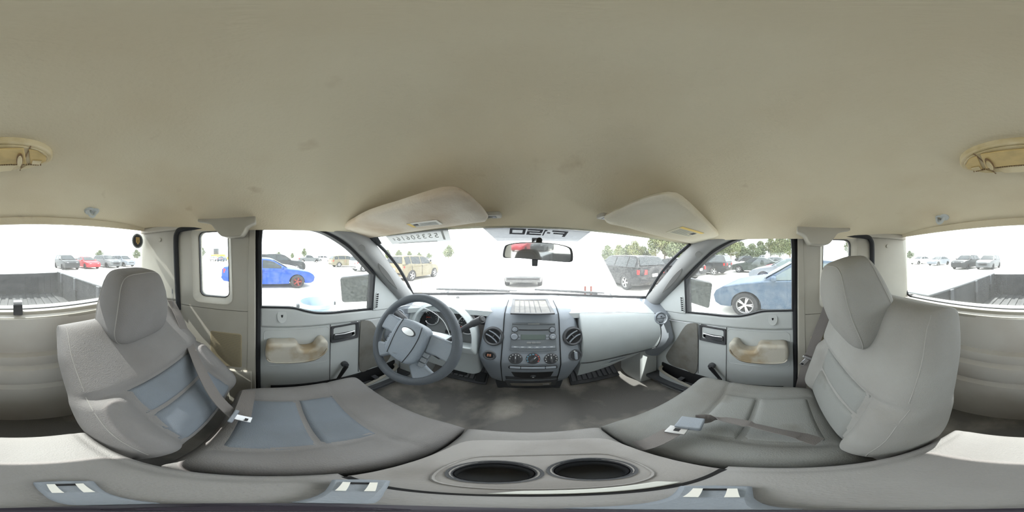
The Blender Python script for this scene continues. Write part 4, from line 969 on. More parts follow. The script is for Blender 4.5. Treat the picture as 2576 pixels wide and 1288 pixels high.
MB().obox(at(620, 1056, z=.98) + Vector((0, 0, .0025)), tg, tw, Vector((0, 0, 1)), .004, .005, .0006).build('tongue_hole', BLACK, db)
p2 = curve([at(606, 1053, z=.972), at(614, 1028, z=.972), at(622, 1000, z=.965), at(627, 982, z=.950)], 6)
MB().ribbon(p2, [(p2[min(i + 1, len(p2) - 1)] - p2[max(i - 1, 0)]).cross(Vector((0, 0, 1))) for i in range(len(p2))], .044, .0022).build('webbing', BELT, db, smooth=60)
pb = empty('seat_belt', (.66, -.3, 1.2), label='grey passenger seat belt with steel tongue hanging beside the passenger seat', cat='seat belt')
path = curve([at(2092, 745, x=.70), at(2078, 790, x=.69), at(2058, 840, x=.685), at(2040, 890, x=.68), at(2022, 945, x=.68), at(2012, 985, x=.69)], 5)
MB().ribbon(path, [Vector((.2, 1, .1))] * len(path), .046, .0022).build('webbing', BELT, pb, smooth=60)
q = at(2033, 900, x=.672)
MB().obox(q, (0, .85, .5), (0, -.5, .85), (1, 0, 0), .027, .006, .005).build('tongue_bar', STEEL, pb, bevel=.002)
MB().obox(q + Vector((0, .018, -.026)), (0, .6, -.8), (0, .8, .6), (1, 0, 0), .022, .011, .002).build('tongue', STEEL, pb, bevel=.001)
MB().obox(q + Vector((-.003, .026, -.036)), (0, .6, -.8), (0, .8, .6), (1, 0, 0), .004, .006, .001).build('tongue_hole', BLACK, pb)
# lap belt lying over the passenger cushion
lb = empty('lap_belt', (.3, .15, .96), label='grey middle lap belt with plastic buckle lying over the passenger cushion', cat='seat belt')
path = curve([at(2062, 1112, z=.955), at(2010, 1096, z=.968), at(1950, 1083, z=.975), at(1880, 1066, z=.978), at(1810, 1053, z=.975), at(1750, 1055, z=.975)], 6)
MB().ribbon(path, [Vector((-.2, .9, .4))] * 6 + [Vector((-.35, .8, .5))] * 12 + [Vector((-.4, .8, .2))] * (len(path) - 18), .040, .0025).build('webbing', BELT, lb, smooth=60)
b0, b1 = at(1762, 1068, z=.985), at(1712, 1062, z=.985); bd = (b1 - b0).normalized(); bw = Vector((0, 0, 1)).cross(bd).normalized()
MB().obox((b0 + b1) / 2, bd, bw, Vector((0, 0, 1)), (b1 - b0).length / 2 + .006, .026, .010).build('buckle', DASH, lb, bevel=.004, label='grey plastic buckle')
e0 = at(1703, 1082, z=.982)
MB().obox(e0, bd, bw, Vector((0, 0, 1)), .020, .016, .003).build('tongue', STEEL, lb, bevel=.001)
MB().obox(e0 + Vector((0, 0, .0035)), bd, bw, Vector((0, 0, 1)), .006, .006, .0006).build('tongue_hole', BLACK, lb)
path = curve([at(1690, 1086, z=.978), at(1660, 1103, z=.972), at(1625, 1118, z=.955), at(1600, 1122, z=.91)], 5)
MB().ribbon(path, [Vector((.3, .9, .1))] * len(path), .040, .0025).build('webbing', BELT, lb, smooth=60)
# buckles between the seats and the console
for px, py, side in ((640, 1176, 'driver'), (2040, 1152, 'passenger')):
    q = at(px, py, z=.90)
    bk_ = empty('belt_buckle', q, label=f'black belt buckle with red button beside the {side} seat', cat='buckle')
    MB().obox(q + Vector((0, 0, -.04)), (1, 0, 0), (0, 1, 0), (0, 0, 1), .014, .030, .045).build('housing', BLACK, bk_, bevel=.004)
    MB().obox(q + Vector((0, 0, .006)), (1, 0, 0), (0, 1, 0), (0, 0, 1), .008, .022, .003).build('button', mat('red_button', (.55, .05, .03), .4), bk_, bevel=.002)
    MB().obox(q + Vector((.009, 0, .006)), (1, 0, 0), (0, 1, 0), (0, 0, 1), .002, .026, .004).build('slot_edge', SILVER, bk_)
# ================================================================== SUN VISORS
VIS = {-1: ([(858, 574), (890, 552), (930, 532), (1000, 511), (1060, 492), (1115, 477), (1150, 477), (1180, 490), (1207, 515), (1227, 540)], [(1224, 550), (1200, 553), (1150, 561), (1100, 568), (1040, 577), (960, 589), (905, 598), (870, 592)]),
       1: ([(1520, 545), (1560, 525), (1620, 500), (1665, 489), (1692, 489), (1715, 498), (1760, 538), (1800, 578), (1820, 596)], [(1822, 606), (1805, 616), (1770, 615), (1730, 607), (1680, 595), (1620, 579), (1580, 567), (1545, 559), (1528, 555)])}
def visor(s, m_, label):
    v = empty('sun_visor', (s * .4, .35, 1.67), label=label, cat='sun visor')
    vn = Vector((0, .18, 1)).normalized(); vc = vn.dot(Vector((0, .28, 1.684)))
    vo = [at(px, py, n=vn, c=vc) for px, py in VIS[s][0] + VIS[s][1]]
    x0, x1 = min(p.x for p in vo), max(p.x for p in vo); y0, y1 = min(p.y for p in vo), max(p.y for p in vo)
    if s < 0: x0, x1 = x1, x0                                        # a runs from the inner end to the outer end
    def VP(a, b, d=0):
        x, y = lerp(x0, x1, a), lerp(y0, y1, b); return Vector((x, y, (vc - vn.y * y) / vn.z + d))
    ol = closed_curve([((p.x - x0) / (x1 - x0), (p.y - y0) / (y1 - y0), 0) for p in vo], 2)
    cen = Vector((.45, .5, 0))
    rings = []
    mb = MB()
    n = len(ol); V = []; F = []
    for k, d in ((1.0, .0), (.985, -.009), (.9, -.013), (.5, -.015), (.0, -.015)):
        V += [VP(cen.x + (p.x - cen.x) * k, cen.y + (p.y - cen.y) * k, d) for p in ol]
    for i in range(4):
        for j in range(n): F.append((i * n + j, i * n + (j + 1) % n, (i + 1) * n + (j + 1) % n, (i + 1) * n + j))
    m0 = len(V)
    for k, d in ((.985, .008), (.0, .012)): V += [VP(cen.x + (p.x - cen.x) * k, cen.y + (p.y - cen.y) * k, d) for p in ol]
    for j in range(n):
        F.append((j, m0 + j, m0 + (j + 1) % n, (j + 1) % n)); F.append((m0 + j, m0 + n + j, m0 + n + (j + 1) % n, m0 + (j + 1) % n))
    mb.add(V, F); bd_ = mb.build('board', m_, v, smooth=60)
    # warning label
    (qa, qb) = ((at(1098, 540, n=vn, c=vc), at(1040, 560, n=vn, c=vc)) if s < 0 else (at(1690, 568, n=vn, c=vc), at(1760, 580, n=vn, c=vc)))
    a0, a1 = sorted(((qa.x - x0) / (x1 - x0), (qb.x - x0) / (x1 - x0))); b0, b1 = sorted(((qa.y - y0) / (y1 - y0), (qb.y - y0) / (y1 - y0)))
    if s > 0: b0, b1 = b0 - .08, b1 + .10
    def lab(a, b, d): return VP(lerp(a0, a1, a), lerp(b0, b1, b), -.0165 - d)
    MB().grid([[lab(0, 0, 0), lab(1, 0, 0)], [lab(0, 1, 0), lab(1, 1, 0)]], (0, 0, .001)).build('warning_label', WHITEP if s < 0 else mat('aged_label', (.62, .58, .45), .8), bd_, smooth=0)
    if s < 0: MB().grid([[lab(.88, 0, .001), lab(1, 0, .001)], [lab(.88, 1, .001), lab(1, 1, .001)]], (0, 0, .0006)).build('label_strip', YEL, bd_, smooth=0)
    else: MB().grid([[lab(0, 0, .001), lab(1, 0, .001)], [lab(0, .18, .001), lab(1, .18, .001)]], (0, 0, .0006)).build('label_strip', YEL, bd_, smooth=0)
    for k in range(6):
        b = .28 + .11 * k
        MB().grid([[lab(.08, b, .001), lab(.62 if k < 4 else .9, b, .001)], [lab(.08, b + .03, .001), lab(.62 if k < 4 else .9, b + .03, .001)]], (0, 0, .0004)).build('print_line', GREYINK, bd_, smooth=0)
    MB().grid([[lab(.68, .3, .001), lab(.84, .3, .001)], [lab(.68, .58, .001), lab(.84, .58, .001)]], (0, 0, .0004)).build('pictogram', INK, bd_, smooth=0)
    # pivot bracket by the mirror and hinge rod
    p = (at(1236, 552, n=vn, c=vc) if s < 0 else at(1530, 556, n=vn, c=vc)) + Vector((0, .012, .010))
    cl = MB().prism([p + Vector((a, b, 0)) for a, b in rrect(.026, .022, .010)], (0, 0, .012)).build('clip', WARM, v, bevel=.003)
    MB().prism([p + Vector((a, b, -.001)) for a, b in rrect(.012, .010, .003)], (0, 0, .004)).build('clip_hook', CHAR, cl)
    MB().tube([p, VP(.18, .80, .002)], .004, 8).build('hinge_rod', WARM, v)
visor(-1, VISOR, 'stained tan driver sun visor with white warning label'); visor(1, VISOR2, 'clean tan passenger sun visor with yellow-topped label')
# ================================================================== MIRROR, LAMP, HOOKS
mr_ = empty('rearview_mirror', (0, .46, 1.56), label='black framed rearview mirror hanging from the windshield', cat='mirror')
mc = at(1351, 634, y=.47); mn_ = Vector((-.20, -.975, -.06)).normalized(); mx = (Vector((1, 0, -.012)) - mn_ * Vector((1, 0, -.012)).dot(mn_)).normalized(); mu = mn_.cross(mx) * -1
if mu.z < 0: mu = -mu
mo = [(-1, -.55), (-.96, .35), (-.86, .68), (-.5, .92), (0, 1), (.5, .92), (.86, .68), (.97, .30), (1, -.6), (.9, -.88), (.5, -.86), (0, -.80), (-.5, -.72), (-.9, -.78)]
hx_, hz_ = .1045, .0285
MO = closed_curve([mc + mx * (a * hx_) + mu * (b * hz_) for a, b in mo], 3)
MB().prism(MO, -mn_ * .03).build('housing', BLACK, mr_, bevel=.006, seg=3)
MB().ring([p + mn_ * .001 for p in MO], [mc + (p - mc) * .93 + mn_ * .004 for p in MO], -mn_ * .004).build('rim', CHAR, mr_, bevel=.001)
MB().prism([mc + (p - mc) * .94 + mn_ * .0022 for p in MO], -mn_ * .001).build('mirror_face', MIRROR, mr_, smooth=0)
MB().tube([mc - mn_ * .02 + mu * .01, mc - mn_ * .04 + mu * .035, ws(mc.x, .86) - Vector((0, .01, .01))], .010, 10).build('stem', BLACK, mr_)
MB().prism([mc - mx * .006 + mu * b + mx * a for a, b in ((-.009, -.022), (.009, -.022), (.008, -.042), (-.008, -.042))], -mn_ * .012).build('dimmer_tab', CHAR, mr_, bevel=.002)
MB().obox(ws(mc.x, .865) - Vector((0, .008, .006)), (1, 0, 0), (0, -.8, .6), (0, .6, .8), .012, .020, .006).build('mount', CHAR, mr_, bevel=.003)
# dome lamp
dl_ = empty('dome_lamp', (.01, -.34, 1.79), label='yellowed dome lamp with two reading lenses on the headliner', cat='lamp')
LZ = 1.795
def DL(a, b, d=0): p = Vector((.012 + a * .125, -.338 + b * .062, 0)); p.z = ceil_z(p.x, p.y) - .006 - d; return p
lo_ = [(-1.0, .0), (-.93, .45), (-.7, .82), (-.35, 1.0), (0, 1.04), (.35, 1.0), (.7, .82), (.93, .45), (1.0, .0), (.9, -.35), (.7, -.6), (.4, -.85), (0, -1.0), (-.4, -.85), (-.7, -.6), (-.9, -.35)]
LO = closed_curve([(a, b, 0) for a, b in lo_], 3)
def slab(poly, d0, d1):                                            # closed slab following the headliner
    n = len(poly); V = [DL(p[0], p[1], d0) for p in poly] + [DL(p[0], p[1], d1) for p in poly]
    return MB().add(V, [list(range(n)), list(range(n, 2 * n))[::-1]] + [(i, (i + 1) % n, n + (i + 1) % n, n + i) for i in range(n)])
slab([(p.x, p.y) for p in LO], -.01, .010).build('base', LAMPBODY, dl_, bevel=.003)
slab([(p.x * .93, p.y * .90) for p in LO if True], .010, .013).build('bezel', LAMPBODY, dl_, bevel=.002)
slab([(-.5, .78), (.5, .78), (.58, -.25), (-.58, -.25)], .013, .017).build('centre_lens', LAMPLENS, dl_, bevel=.002)
slab([(-.42, -.33), (.42, -.33), (.30, -.78), (0, -.84), (-.30, -.78)], .013, .017).build('front_lens', LAMPBODY, dl_, bevel=.002)
for s in (-1, 1):
    slab([(s * .57, .72), (s * .72, .62), (s * .88, .25), (s * .90, .0), (s * .80, -.25), (s * .64, -.25)], .013, .016).build('reading_lens', LAMPLENS, dl_, bevel=.002)
    slab([(s * .66, .05), (s * .82, .05), (s * .80, -.22), (s * .66, -.22)], .016, .019).build('lens_tab', LAMPBODY, dl_, bevel=.002)
    slab([(s * (.45 + .055 * math.cos(t * PI / 8)), .1 + .42 * math.sin(t * PI / 8)) for t in range(16)], .017, .020).build('switch_bezel', mat('switch_brown', (.24, .15, .08), .5), dl_)
    slab([(s * (.45 + .042 * math.cos(t * PI / 8)), .1 + .34 * math.sin(t * PI / 8)) for t in range(16)], .020, .025).build('switch', LAMPBODY, dl_, bevel=.001)
    slab([(s * .60, -.33), (s * .78, -.33), (s * .64, -.56), (s * .47, -.68)], .013, .016).build('corner_lens', LAMPBODY, dl_)
    slab([(s * .585, .88), (s * .60, .88), (s * .48, -.82), (s * .46, -.82)], .013, .0145).build('division', mat('switch_brown', (.24, .15, .08), .5), dl_)
for k in range(46):
    a = -.95 + 1.9 * k / 45
    if abs(a) < .84: slab([(a - .008, -.27), (a + .008, -.27), (a + .008, -.31), (a - .008, -.31)], .0135, .0175).build('knurl', mat('switch_brown', (.24, .15, .08), .5), dl_, smooth=0)
# coat hooks above the rear window
for s, px, py in ((-1, 232, 538), (1, 2370, 552)):
    q = at(px, py, y=-.62); q = Vector((q.x, -.62, ceil_z(q.x, -.62) - .004))
    nn = Vector((0, .55, -.83))
    ck = empty('coat_hook', q, label=f'small grey coat hook above the rear window on the {"driver" if s < 0 else "passenger"} side', cat='coat hook')
    MB().lathe([(0, .006), (.016, .006), (.021, 0), (.021, -.02), (0, -.02)], q + Vector((-.013, 0, 0)), nn, 20).build('base_plate', DASHG, ck)
    MB().tube(curve([q + nn * .004 + Vector((-.018, 0, .006)), q + nn * .018 + Vector((-.002, 0, -.010)), q + nn * .022 + Vector((.016, 0, -.006)), q + nn * .016 + Vector((.024, 0, .012))], 5), .0065, 8).build('hook', DASHG, ck, smooth=60)
    MB().lathe([(.011, .006), (.019, .006), (.021, 0), (.021, -.02), (.011, -.02)], q + Vector((.014, 0, .0)), nn, 18).build('ring', DASHG, ck)
# ================================================================== OUTSIDE: the truck's own hood, bed, mirrors
GRAVEL = mat('pale_gravel', (.70, .67, .62), .95, c2=(.60, .57, .52), scale=1.5, bump=.6, bscale=30, spec=.1, detail=8)
WHITEPAINT = mat('white_truck_paint', (.80, .81, .82), .3, coat=.5)
N = 24
rows = [[(x, y, gz(x)) for x in [(-160 + 320 * j / N) for j in range(N + 1)]] for y in [(-160 + 320 * i / N) for i in range(N + 1)]]
gr = MB().grid(rows, (0, 0, -.3)).build('floor', GRAVEL, smooth=0, **ST); gr.name = 'ground'
tag(gr, 'pale sunlit gravel lot stretching to the horizon', 'ground')
hd_ = empty('truck_hood', (0, 1.25, 1.25), label='white truck hood standing open in front of the windshield', cat='hood')
hdir = Vector((0, .766, .643)); hnr = Vector((0, -.643, .766))
def HP(u, v, d=0):
    x = .79 * u * (1 - .05 * v * v); p = Vector((x, 1.385 - .21 * u * u, 1.40 - .176 * u * u)) + hdir * (1.22 * v - .0)
    return p + hnr * (d - .05 * abs(u) ** 6 + .02 * math.sin(PI * v) + .012 * sstep(.25, .35, abs(u)) - .02 * u * u)
MB().grid([[HP(-1 + 2 * j / 32, i / 12) for j in range(33)] for i in range(13)], hnr * -.03).build('panel', WHITEPAINT, hd_, smooth=50)
for s in (-1, 1):
    MB().tube([(s * .70, 1.22, 1.10), (s * .71, 1.30, 1.20), HP(s * .9, .12, -.03)], .014, 8).build('hinge', STEEL, hd_)
    MB().prism([(s * .80, 1.15, 1.18), (s * .97, 1.05, 1.16), (s * .98, 2.45, 1.08), (s * .82, 2.60, 1.10)], (0, 0, -.5)).build('truck_fender', WHITEPAINT, bevel=.03, seg=3, label=f'white front fender of the truck on the {"driver" if s < 0 else "passenger"} side', cat='fender')
MB().box((-.79, 1.36, .55), (.80, 2.55, .95)).build('engine_bay', CHAR, bevel=.02, label='dark engine bay under the open hood', cat='engine bay')
cw_ = MB().grid([[Vector((x, ws_base(x) + .012, 1.24)) for x in [(-.80 + 1.6 * j / 20) for j in range(21)]], [Vector((x, ws_base(x) + .16, 1.215)) for x in [(-.80 + 1.6 * j / 20) for j in range(21)]]], (0, 0, -.03)).build('cowl_panel', WHITEPAINT, smooth=50, label='pale cowl panel at the foot of the windshield', cat='cowl')
for a, b, lab in ((-.10, -.62, 'driver'), (.52, .03, 'passenger')):
    wp = empty('wiper', ws(a, 0), label=f'black windshield wiper resting on the {lab} half of the glass', cat='wiper')
    MB().tube([ws(lerp(a, b, k / 10), .012 + .055 * k / 10 * (1 - .3 * k / 10)) + Vector((0, .020, .022)) for k in range(11)], .006, 6).build('arm', CHAR, wp)
    MB().tube([ws(lerp(a - .05, b, k / 10), .02 + .05 * k / 10) + Vector((0, .010, .012)) for k in range(11)], .005, 6).build('blade', RUBBER, wp)
for px in (1472, 1487):
    q = at(px, 733, y=1.75); MB().tube([Vector((q.x, q.y, .95)), q, at(px, 720, y=1.75)], .012, 8).build('hose_bracket', mat('rust_red', (.35, .08, .05), .7), label=f'rust red bracket post in the engine bay {"nearer the" if px < 1480 else "farther from the"} middle', cat='bracket')
LINER = mat('black_bed_liner', (.018, .019, .021), .6, c2=(.035, .035, .036), scale=10)
bed = empty('truck_bed', (0, -1.9, .8), label='empty truck bed with black ribbed liner behind the rear window', cat='truck bed')
MB().box((-.80, -2.80, .80), (.80, -.95, .86)).build('floor_liner', LINER, bed)
for s in (-1, 1):
    MB().box((s * .78, -2.80, .80), (s * .97, -.95, 1.235)).build('side_wall', WHITEPAINT, bed, bevel=.01)
    MB().box((s * .765, -2.80, .86), (s * .785, -.95, 1.24)).build('side_liner', LINER, bed)
    MB().box((s * .755, -2.80, 1.235), (s * .975, -.95, 1.262)).build('rail_cap', mat('grey_rail_cap', (.07, .073, .076), .5), bed, bevel=.01)
    for y in (-1.3, -1.9, -2.5):
        MB().box((s * .74, y - .03, 1.10), (s * .77, y + .03, 1.25)).build('stake_pocket', CHAR, bed, bevel=.005)
        MB().box((s * .745, y - .02, .86), (s * .77, y + .02, 1.10)).build('wall_rib', LINER, bed)
MB().box((-.78, -2.86, .80), (.78, -2.80, 1.235)).build('tailgate', LINER, bed, bevel=.01)
MB().box((-.78, -1.0, .80), (.78, -.95, 1.20)).build('front_wall', LINER, bed)
for k in range(13):
    x = -.66 + k * .11
    MB().box((x - .025, -2.78, .86), (x + .025, -1.0, .875)).build('floor_rib', LINER, bed, bevel=.004)
    MB().box((x - .022, -2.80, .90), (x + .022, -2.785, 1.18)).build('tailgate_rib', LINER, bed)
for s in (-1, 1):
    side = 'driver' if s < 0 else 'passenger'
    mm = empty('side_mirror', (s * 1.0, .58, 1.22), label=f'large dusty side mirror outside the {side} window', cat='mirror')
    if s < 0: q = [at(857, 700, x=-1.06), at(936, 692, x=-.95), at(932, 757, x=-.95), at(862, 760, x=-1.06)]
    else: q = [at(1791, 713, x=1.06), at(1724, 700, x=.95), at(1728, 757, x=.95), at(1783, 775, x=1.06)]
    cc = sum(q, Vector()) / 4; ux = (q[1] - q[0]).normalized(); nn = ux.cross(Vector((0, 0, 1))).normalized()
    if nn.y > 0 : nn = -nn
    if (CAM - cc).dot(nn) < 0: nn = -nn
    ol = []
    for k in range(4):
        a, b, c = q[k - 1], q[k], q[(k + 1) % 4]
        ol += [b.lerp(a, .10), b.lerp(a, .03).lerp(b.lerp(c, .03), .5), b.lerp(c, .10)]
    MB().prism([cc + (p - cc) * 1.06 for p in ol], -nn * .07).build('housing', BLACK, mm, bevel=.012)
    MB().prism([cc + (p - cc) * 1.0 + nn * .002 for p in ol], -nn * .004).build('mirror_face', DUSTMIR, mm, smooth=0)
    MB().tube([q[2].lerp(q[1], .1) - nn * .03, Vector((s * .86, .64, 1.20))], .02, 8).build('arm', BLACK, mm)
# ================================================================== PARKED VEHICLES
DGLASS = mat('dark_car_glass', (.03, .035, .038), .25, spec=.25)
LGLASS = mat('pale_car_glass', (.12, .145, .145), .25, spec=.25)
TIRE = mat('tyre_rubber', (.03, .03, .032), .8); ALLOY = mat('alloy_wheel', (.55, .55, .56), .35, .7); REDALLOY = mat('red_edged_wheel', (.22, .045, .04), .4, .2); DISH = mat('dark_wheel_dish', (.03, .03, .032), .5)
TAIL = mat('red_tail_lamp', (.55, .02, .02), .2, spec=.6); HLAMP = mat('clear_head_lamp', (.7, .72, .74), .15, spec=.8); AMBER = mat('amber_marker', (.8, .25, .05), .3)
PLATE = mat('plate_white', (.75, .75, .72), .6)
def paint(name, c): return mat('paint_' + name, c, .45, spec=.2, c2=tuple(.85 * v + .15 * .25 for v in c), scale=6)
KINDS = {  # lower outline front to rear along the top (y, z); greenhouse outline
 'sedan': dict(L=4.6, W=1.80, top=[(-2.28, .62), (-2.27, .88), (-2.15, 1.0), (-1.72, 1.03), (-.5, .98), (.95, .94), (1.55, .86), (2.02, .76), (2.22, .64), (2.29, .50)],
               gh=[(1.02, .93), (.55, 1.20), (.18, 1.39), (-.25, 1.445), (-.8, 1.43), (-1.25, 1.30), (-1.78, 1.02)], wf=1.40, wr=-1.32, r=.325),
 'suv': dict(L=4.8, W=1.92, top=[(-2.38, .62), (-2.40, .95), (-2.36, 1.10), (-1.8, 1.14), (-.5, 1.10), (.95, 1.08), (1.6, 1.03), (2.1, .95), (2.32, .80), (2.38, .55)],
             gh=[(1.08, 1.07), (.62, 1.36), (.28, 1.58), (-.2, 1.66), (-1.5, 1.64), (-2.0, 1.56), (-2.3, 1.12)], wf=1.45, wr=-1.42, r=.37),
 'hatch': dict(L=4.1, W=1.78, top=[(-2.03, .60), (-2.05, .90), (-2.03, 1.08), (-1.5, 1.10), (-.4, 1.05), (.9, 1.03), (1.45, .98), (1.85, .88), (2.0, .70), (2.04, .5)],
               gh=[(1.05, 1.02), (.65, 1.30), (.38, 1.55), (.0, 1.62), (-1.5, 1.60), (-1.85, 1.54), (-2.0, 1.08)], wf=1.28, wr=-1.27, r=.35),
 'van': dict(L=5.0, W=1.95, top=[(-2.48, .6), (-2.50, 1.0), (-2.46, 1.10), (-1.8, 1.10), (-.5, 1.06), (1.3, 1.02), (1.8, .98), (2.25, .88), (2.42, .7), (2.48, .5)],
             gh=[(1.5, 1.01), (.9, 1.40), (.55, 1.64), (.1, 1.73), (-1.8, 1.73), (-2.2, 1.66), (-2.44, 1.1)], wf=1.55, wr=-1.50, r=.36),
 'pickup': dict(L=5.6, W=1.98, top=[(-2.78, .7), (-2.80, 1.0), (-2.78, 1.16), (-1.9, 1.17), (-.9, 1.17), (.9, 1.14), (1.7, 1.12), (2.45, 1.06), (2.72, .9), (2.78, .6)],
                gh=[(1.1, 1.13), (.75, 1.42), (.40, 1.70), (.0, 1.80), (-.6, 1.80), (-.85, 1.70), (-.98, 1.16)], wf=1.75, wr=-1.75, r=.40)}
MESHCACHE = {}
def vehicle(name, kind, colm, x, y, label, cat, rz=0, k=(1, 1, 1), rim=None, detail=True, group=None, gl=None):
    K = KINDS[kind]; root = empty(name, (x, y, gz(x)), rz, label=label, cat=cat, group=group); LOCAL.add(root.name)
    root.rotation_euler = (0, -ROLL, rz); root.scale = k; gl = gl or DGLASS; rim = rim or ALLOY
    W2 = K['W'] / 2; L2 = K['L'] / 2; r = K['r']; ra = r + .06
    def part(key, fn, nm, m_, parent=root, bevel=0, sm=35):
        kk = (kind, key)
        if kk not in MESHCACHE: MESHCACHE[kk] = fn().mesh(nm, sm)
        me = MESHCACHE[kk].copy() if True else MESHCACHE[kk]
        me.materials.clear(); me.materials.append(m_); o = bpy.data.objects.new(nm, me); col.objects.link(o); o.parent = parent
        return o
    def hw(y_, z_):
        e = abs(y_) / L2; f = 1 - .13 * sstep(.72, 1.0, e); return W2 * f * (1 - .05 * ((z_ - .62) / .45) ** 2)
    def body():
        top = K['top']; low = [(L2 - .06, .30), (L2 - .22, .22)]
        arch = lambda c: [(c + ra * math.cos(a), .30 + ra * math.sin(a) * 1.0) for a in [math.radians(d) for d in range(0, 181, 15)]]
        pts = [(a, b) for a, b in top] + low
        pts += [(K['wf'] + ra, .24)] + arch(K['wf']) + [(K['wf'] - ra, .22)] + [(0, .20)] + [(K['wr'] + ra, .22)] + arch(K['wr']) + [(K['wr'] - ra, .26)] + [(-L2 + .12, .30), (-L2 + .02, .42)]
        n = len(pts); mb = MB(); V = []; F = []
        ctr = (0, .62)
        lays = [(1.0, .93, .985), (.985, .97, .995), (.94, 1, 1), (.6, 1, 1.0), (0, 1, 1.0)]
        seq = [(s, l) for s, l in [(-1, l) for l in lays] + [(1, l) for l in reversed(lays[:-1])]]
        for s, (wx_, kz, ky) in seq:
            for (a, b) in pts:
                crown = .025 * (1 - wx_ ** 2) if b > .8 else 0
                V.append((s * hw(a, b) * wx_, ctr[0] + a * ky, ctr[1] + (b - ctr[1]) * kz + crown))
        for i in range(len(seq) - 1):
            for j in range(n): F.append((i * n + j, i * n + (j + 1) % n, (i + 1) * n + (j + 1) % n, (i + 1) * n + j))
        F += [list(range(n)), [(len(seq) - 1) * n + j for j in range(n)][::-1]]
        return mb.add(V, F)
    zb, zr = K['gh'][0][1], max(b for a, b in K['gh'])
    def ghw(z_): return W2 * lerp(.93, .68, max(0, min(1, (z_ - zb) / (zr - zb))) ** 1.2)
    def green():
        g = curve([(0, a, b) for a, b in K['gh']], 3); n = len(g); V = []; F = []
        for f in (-1, -.93, -.5, 0, .5, .93, 1):
            V += [(f * ghw(p.z), p.y, p.z - .025 * abs(f) ** 3) for p in g]
        for i in range(6):
            for j in range(n - 1): F.append((i * n + j, i * n + j + 1, (i + 1) * n + j + 1, (i + 1) * n + j))
            F.append((i * n + n - 1, i * n, (i + 1) * n, (i + 1) * n + n - 1))
        F += [list(range(n)), [6 * n + j for j in range(n)][::-1]]
        return MB().add(V, F)
    part('body', body, 'body', colm); part('cab', green, 'roof', colm)
    g = K['gh']; yf, yr = g[0][0], g[-1][0]
    def zroof(y_): return interp(sorted([(a, b) for a, b in g]), y_)
    def sidewin(y0, y1, s):
        rowsb = []; n = 8
        lo = [(lerp(y0, y1, i / n), zb + .04) for i in range(n + 1)]; hi = [(a, max(zb + .045, min(zroof(a) - .07, zr - .09))) for a, _ in lo]
        mk = lambda a, z_: (s * (ghw(z_) + .004), a, z_)
        return MB().grid([[mk(a, b) for a, b in lo], [mk(a, lerp(zb + .04, b, .5)) for a, b in hi], [mk(a, b) for a, b in hi]], (-s * .01, 0, 0))
    mid = lerp(yf, yr, .47) if kind != 'pickup' else .05
    spans = [(yf - .25, mid + .04), (mid - .04, lerp(yr, mid, .20 if kind == 'sedan' else .12))]
    if kind in ('suv', 'van', 'hatch'): spans = [(yf - .25, lerp(yf, yr, .42)), (lerp(yf, yr, .45), lerp(yf, yr, .74)), (lerp(yf, yr, .77), lerp(yf, yr, .93))]
    for s in (-1, 1):
        for i, (a, b) in enumerate(spans): part(('sw', i, s), lambda a=a, b=b, s=s: sidewin(a, b, s), 'side_window', gl)
    def screen(p0, p1, off):
        a, b = Vector((0, *p0)), Vector((0, *p1)); t = (b - a); nrm = Vector((0, t.z, -t.y)).normalized() * off
        rows_ = []
        for v in (.10, .5, .92):
            p = a.lerp(b, v) + nrm; rows_.append([(f * ghw(p.z) * .90, p.y, p.z) for f in (-1, -.4, .4, 1)])
        return MB().grid(rows_, -nrm * .4)
    part('ws', lambda: screen(g[0], g[2], .03), 'windshield', gl)
    part('rw', lambda: screen(g[-1], g[-2], -.045), 'rear_window', gl)
    def wheel(): return MB().lathe([(r * .62, -.10), (r * .95, -.105), (r, -.08), (r, .08), (r * .95, .105), (r * .66, .11), (r * .62, .06)], (0, 0, 0), (1, 0, 0), 28)
    def rimm():
        return MB().lathe([(r * .64, .0), (r * .66, .09), (r * .60, .10), (r * .56, .05), (r * .50, .02), (0, .02), (0, 0)], (0, 0, 0), (1, 0, 0), 24)
    def spokes():
        mb = MB().lathe([(r * .58, .085), (r * .65, .10), (r * .655, .088), (r * .60, .07)], (0, 0, 0), (1, 0, 0), 24)
        for q in range(5):
            for e in (-.13, .13):
                A = q * PI * .4 + e; dv = Vector((0, math.cos(A), math.sin(A))); mb.obox(dv * (r * .34) + Vector((.075, 0, 0)), dv, Vector((1, 0, 0)).cross(dv), (1, 0, 0), r * .28, r * .040, .015)
        return mb.lathe([(r * .14, .05), (r * .13, .10), (0, .105)], (0, 0, 0), (1, 0, 0), 12)
    for yy in (K['wf'], K['wr']):
        for s in (-1, 1):
            wh = part('wheel', wheel, 'wheel', TIRE); wh.location = (s * (W2 - .10), yy, r); wh.rotation_euler = (0, 0, 0 if s > 0 else PI)
            if detail: part('rim', rimm, 'rim', DISH, wh); part('spokes', spokes, 'spokes', rim, wh)
    def lampb(ys, z0, z1, x0, x1, s, dy):
        return MB().grid([[(s * lerp(x0, x1, t) , ys + (-.16 if ys > 0 else .14) * t ** 3 * (1 if dy else 1), z) for t in (0, .35, .7, 1)] for z in (z0, (z0 + z1) / 2, z1)], (0, .10 if ys < 0 else -.10, 0))
    zt = K['top'][1][1]; zh = interp(sorted(K['top'], key=lambda p: p[0]), L2 - .12)
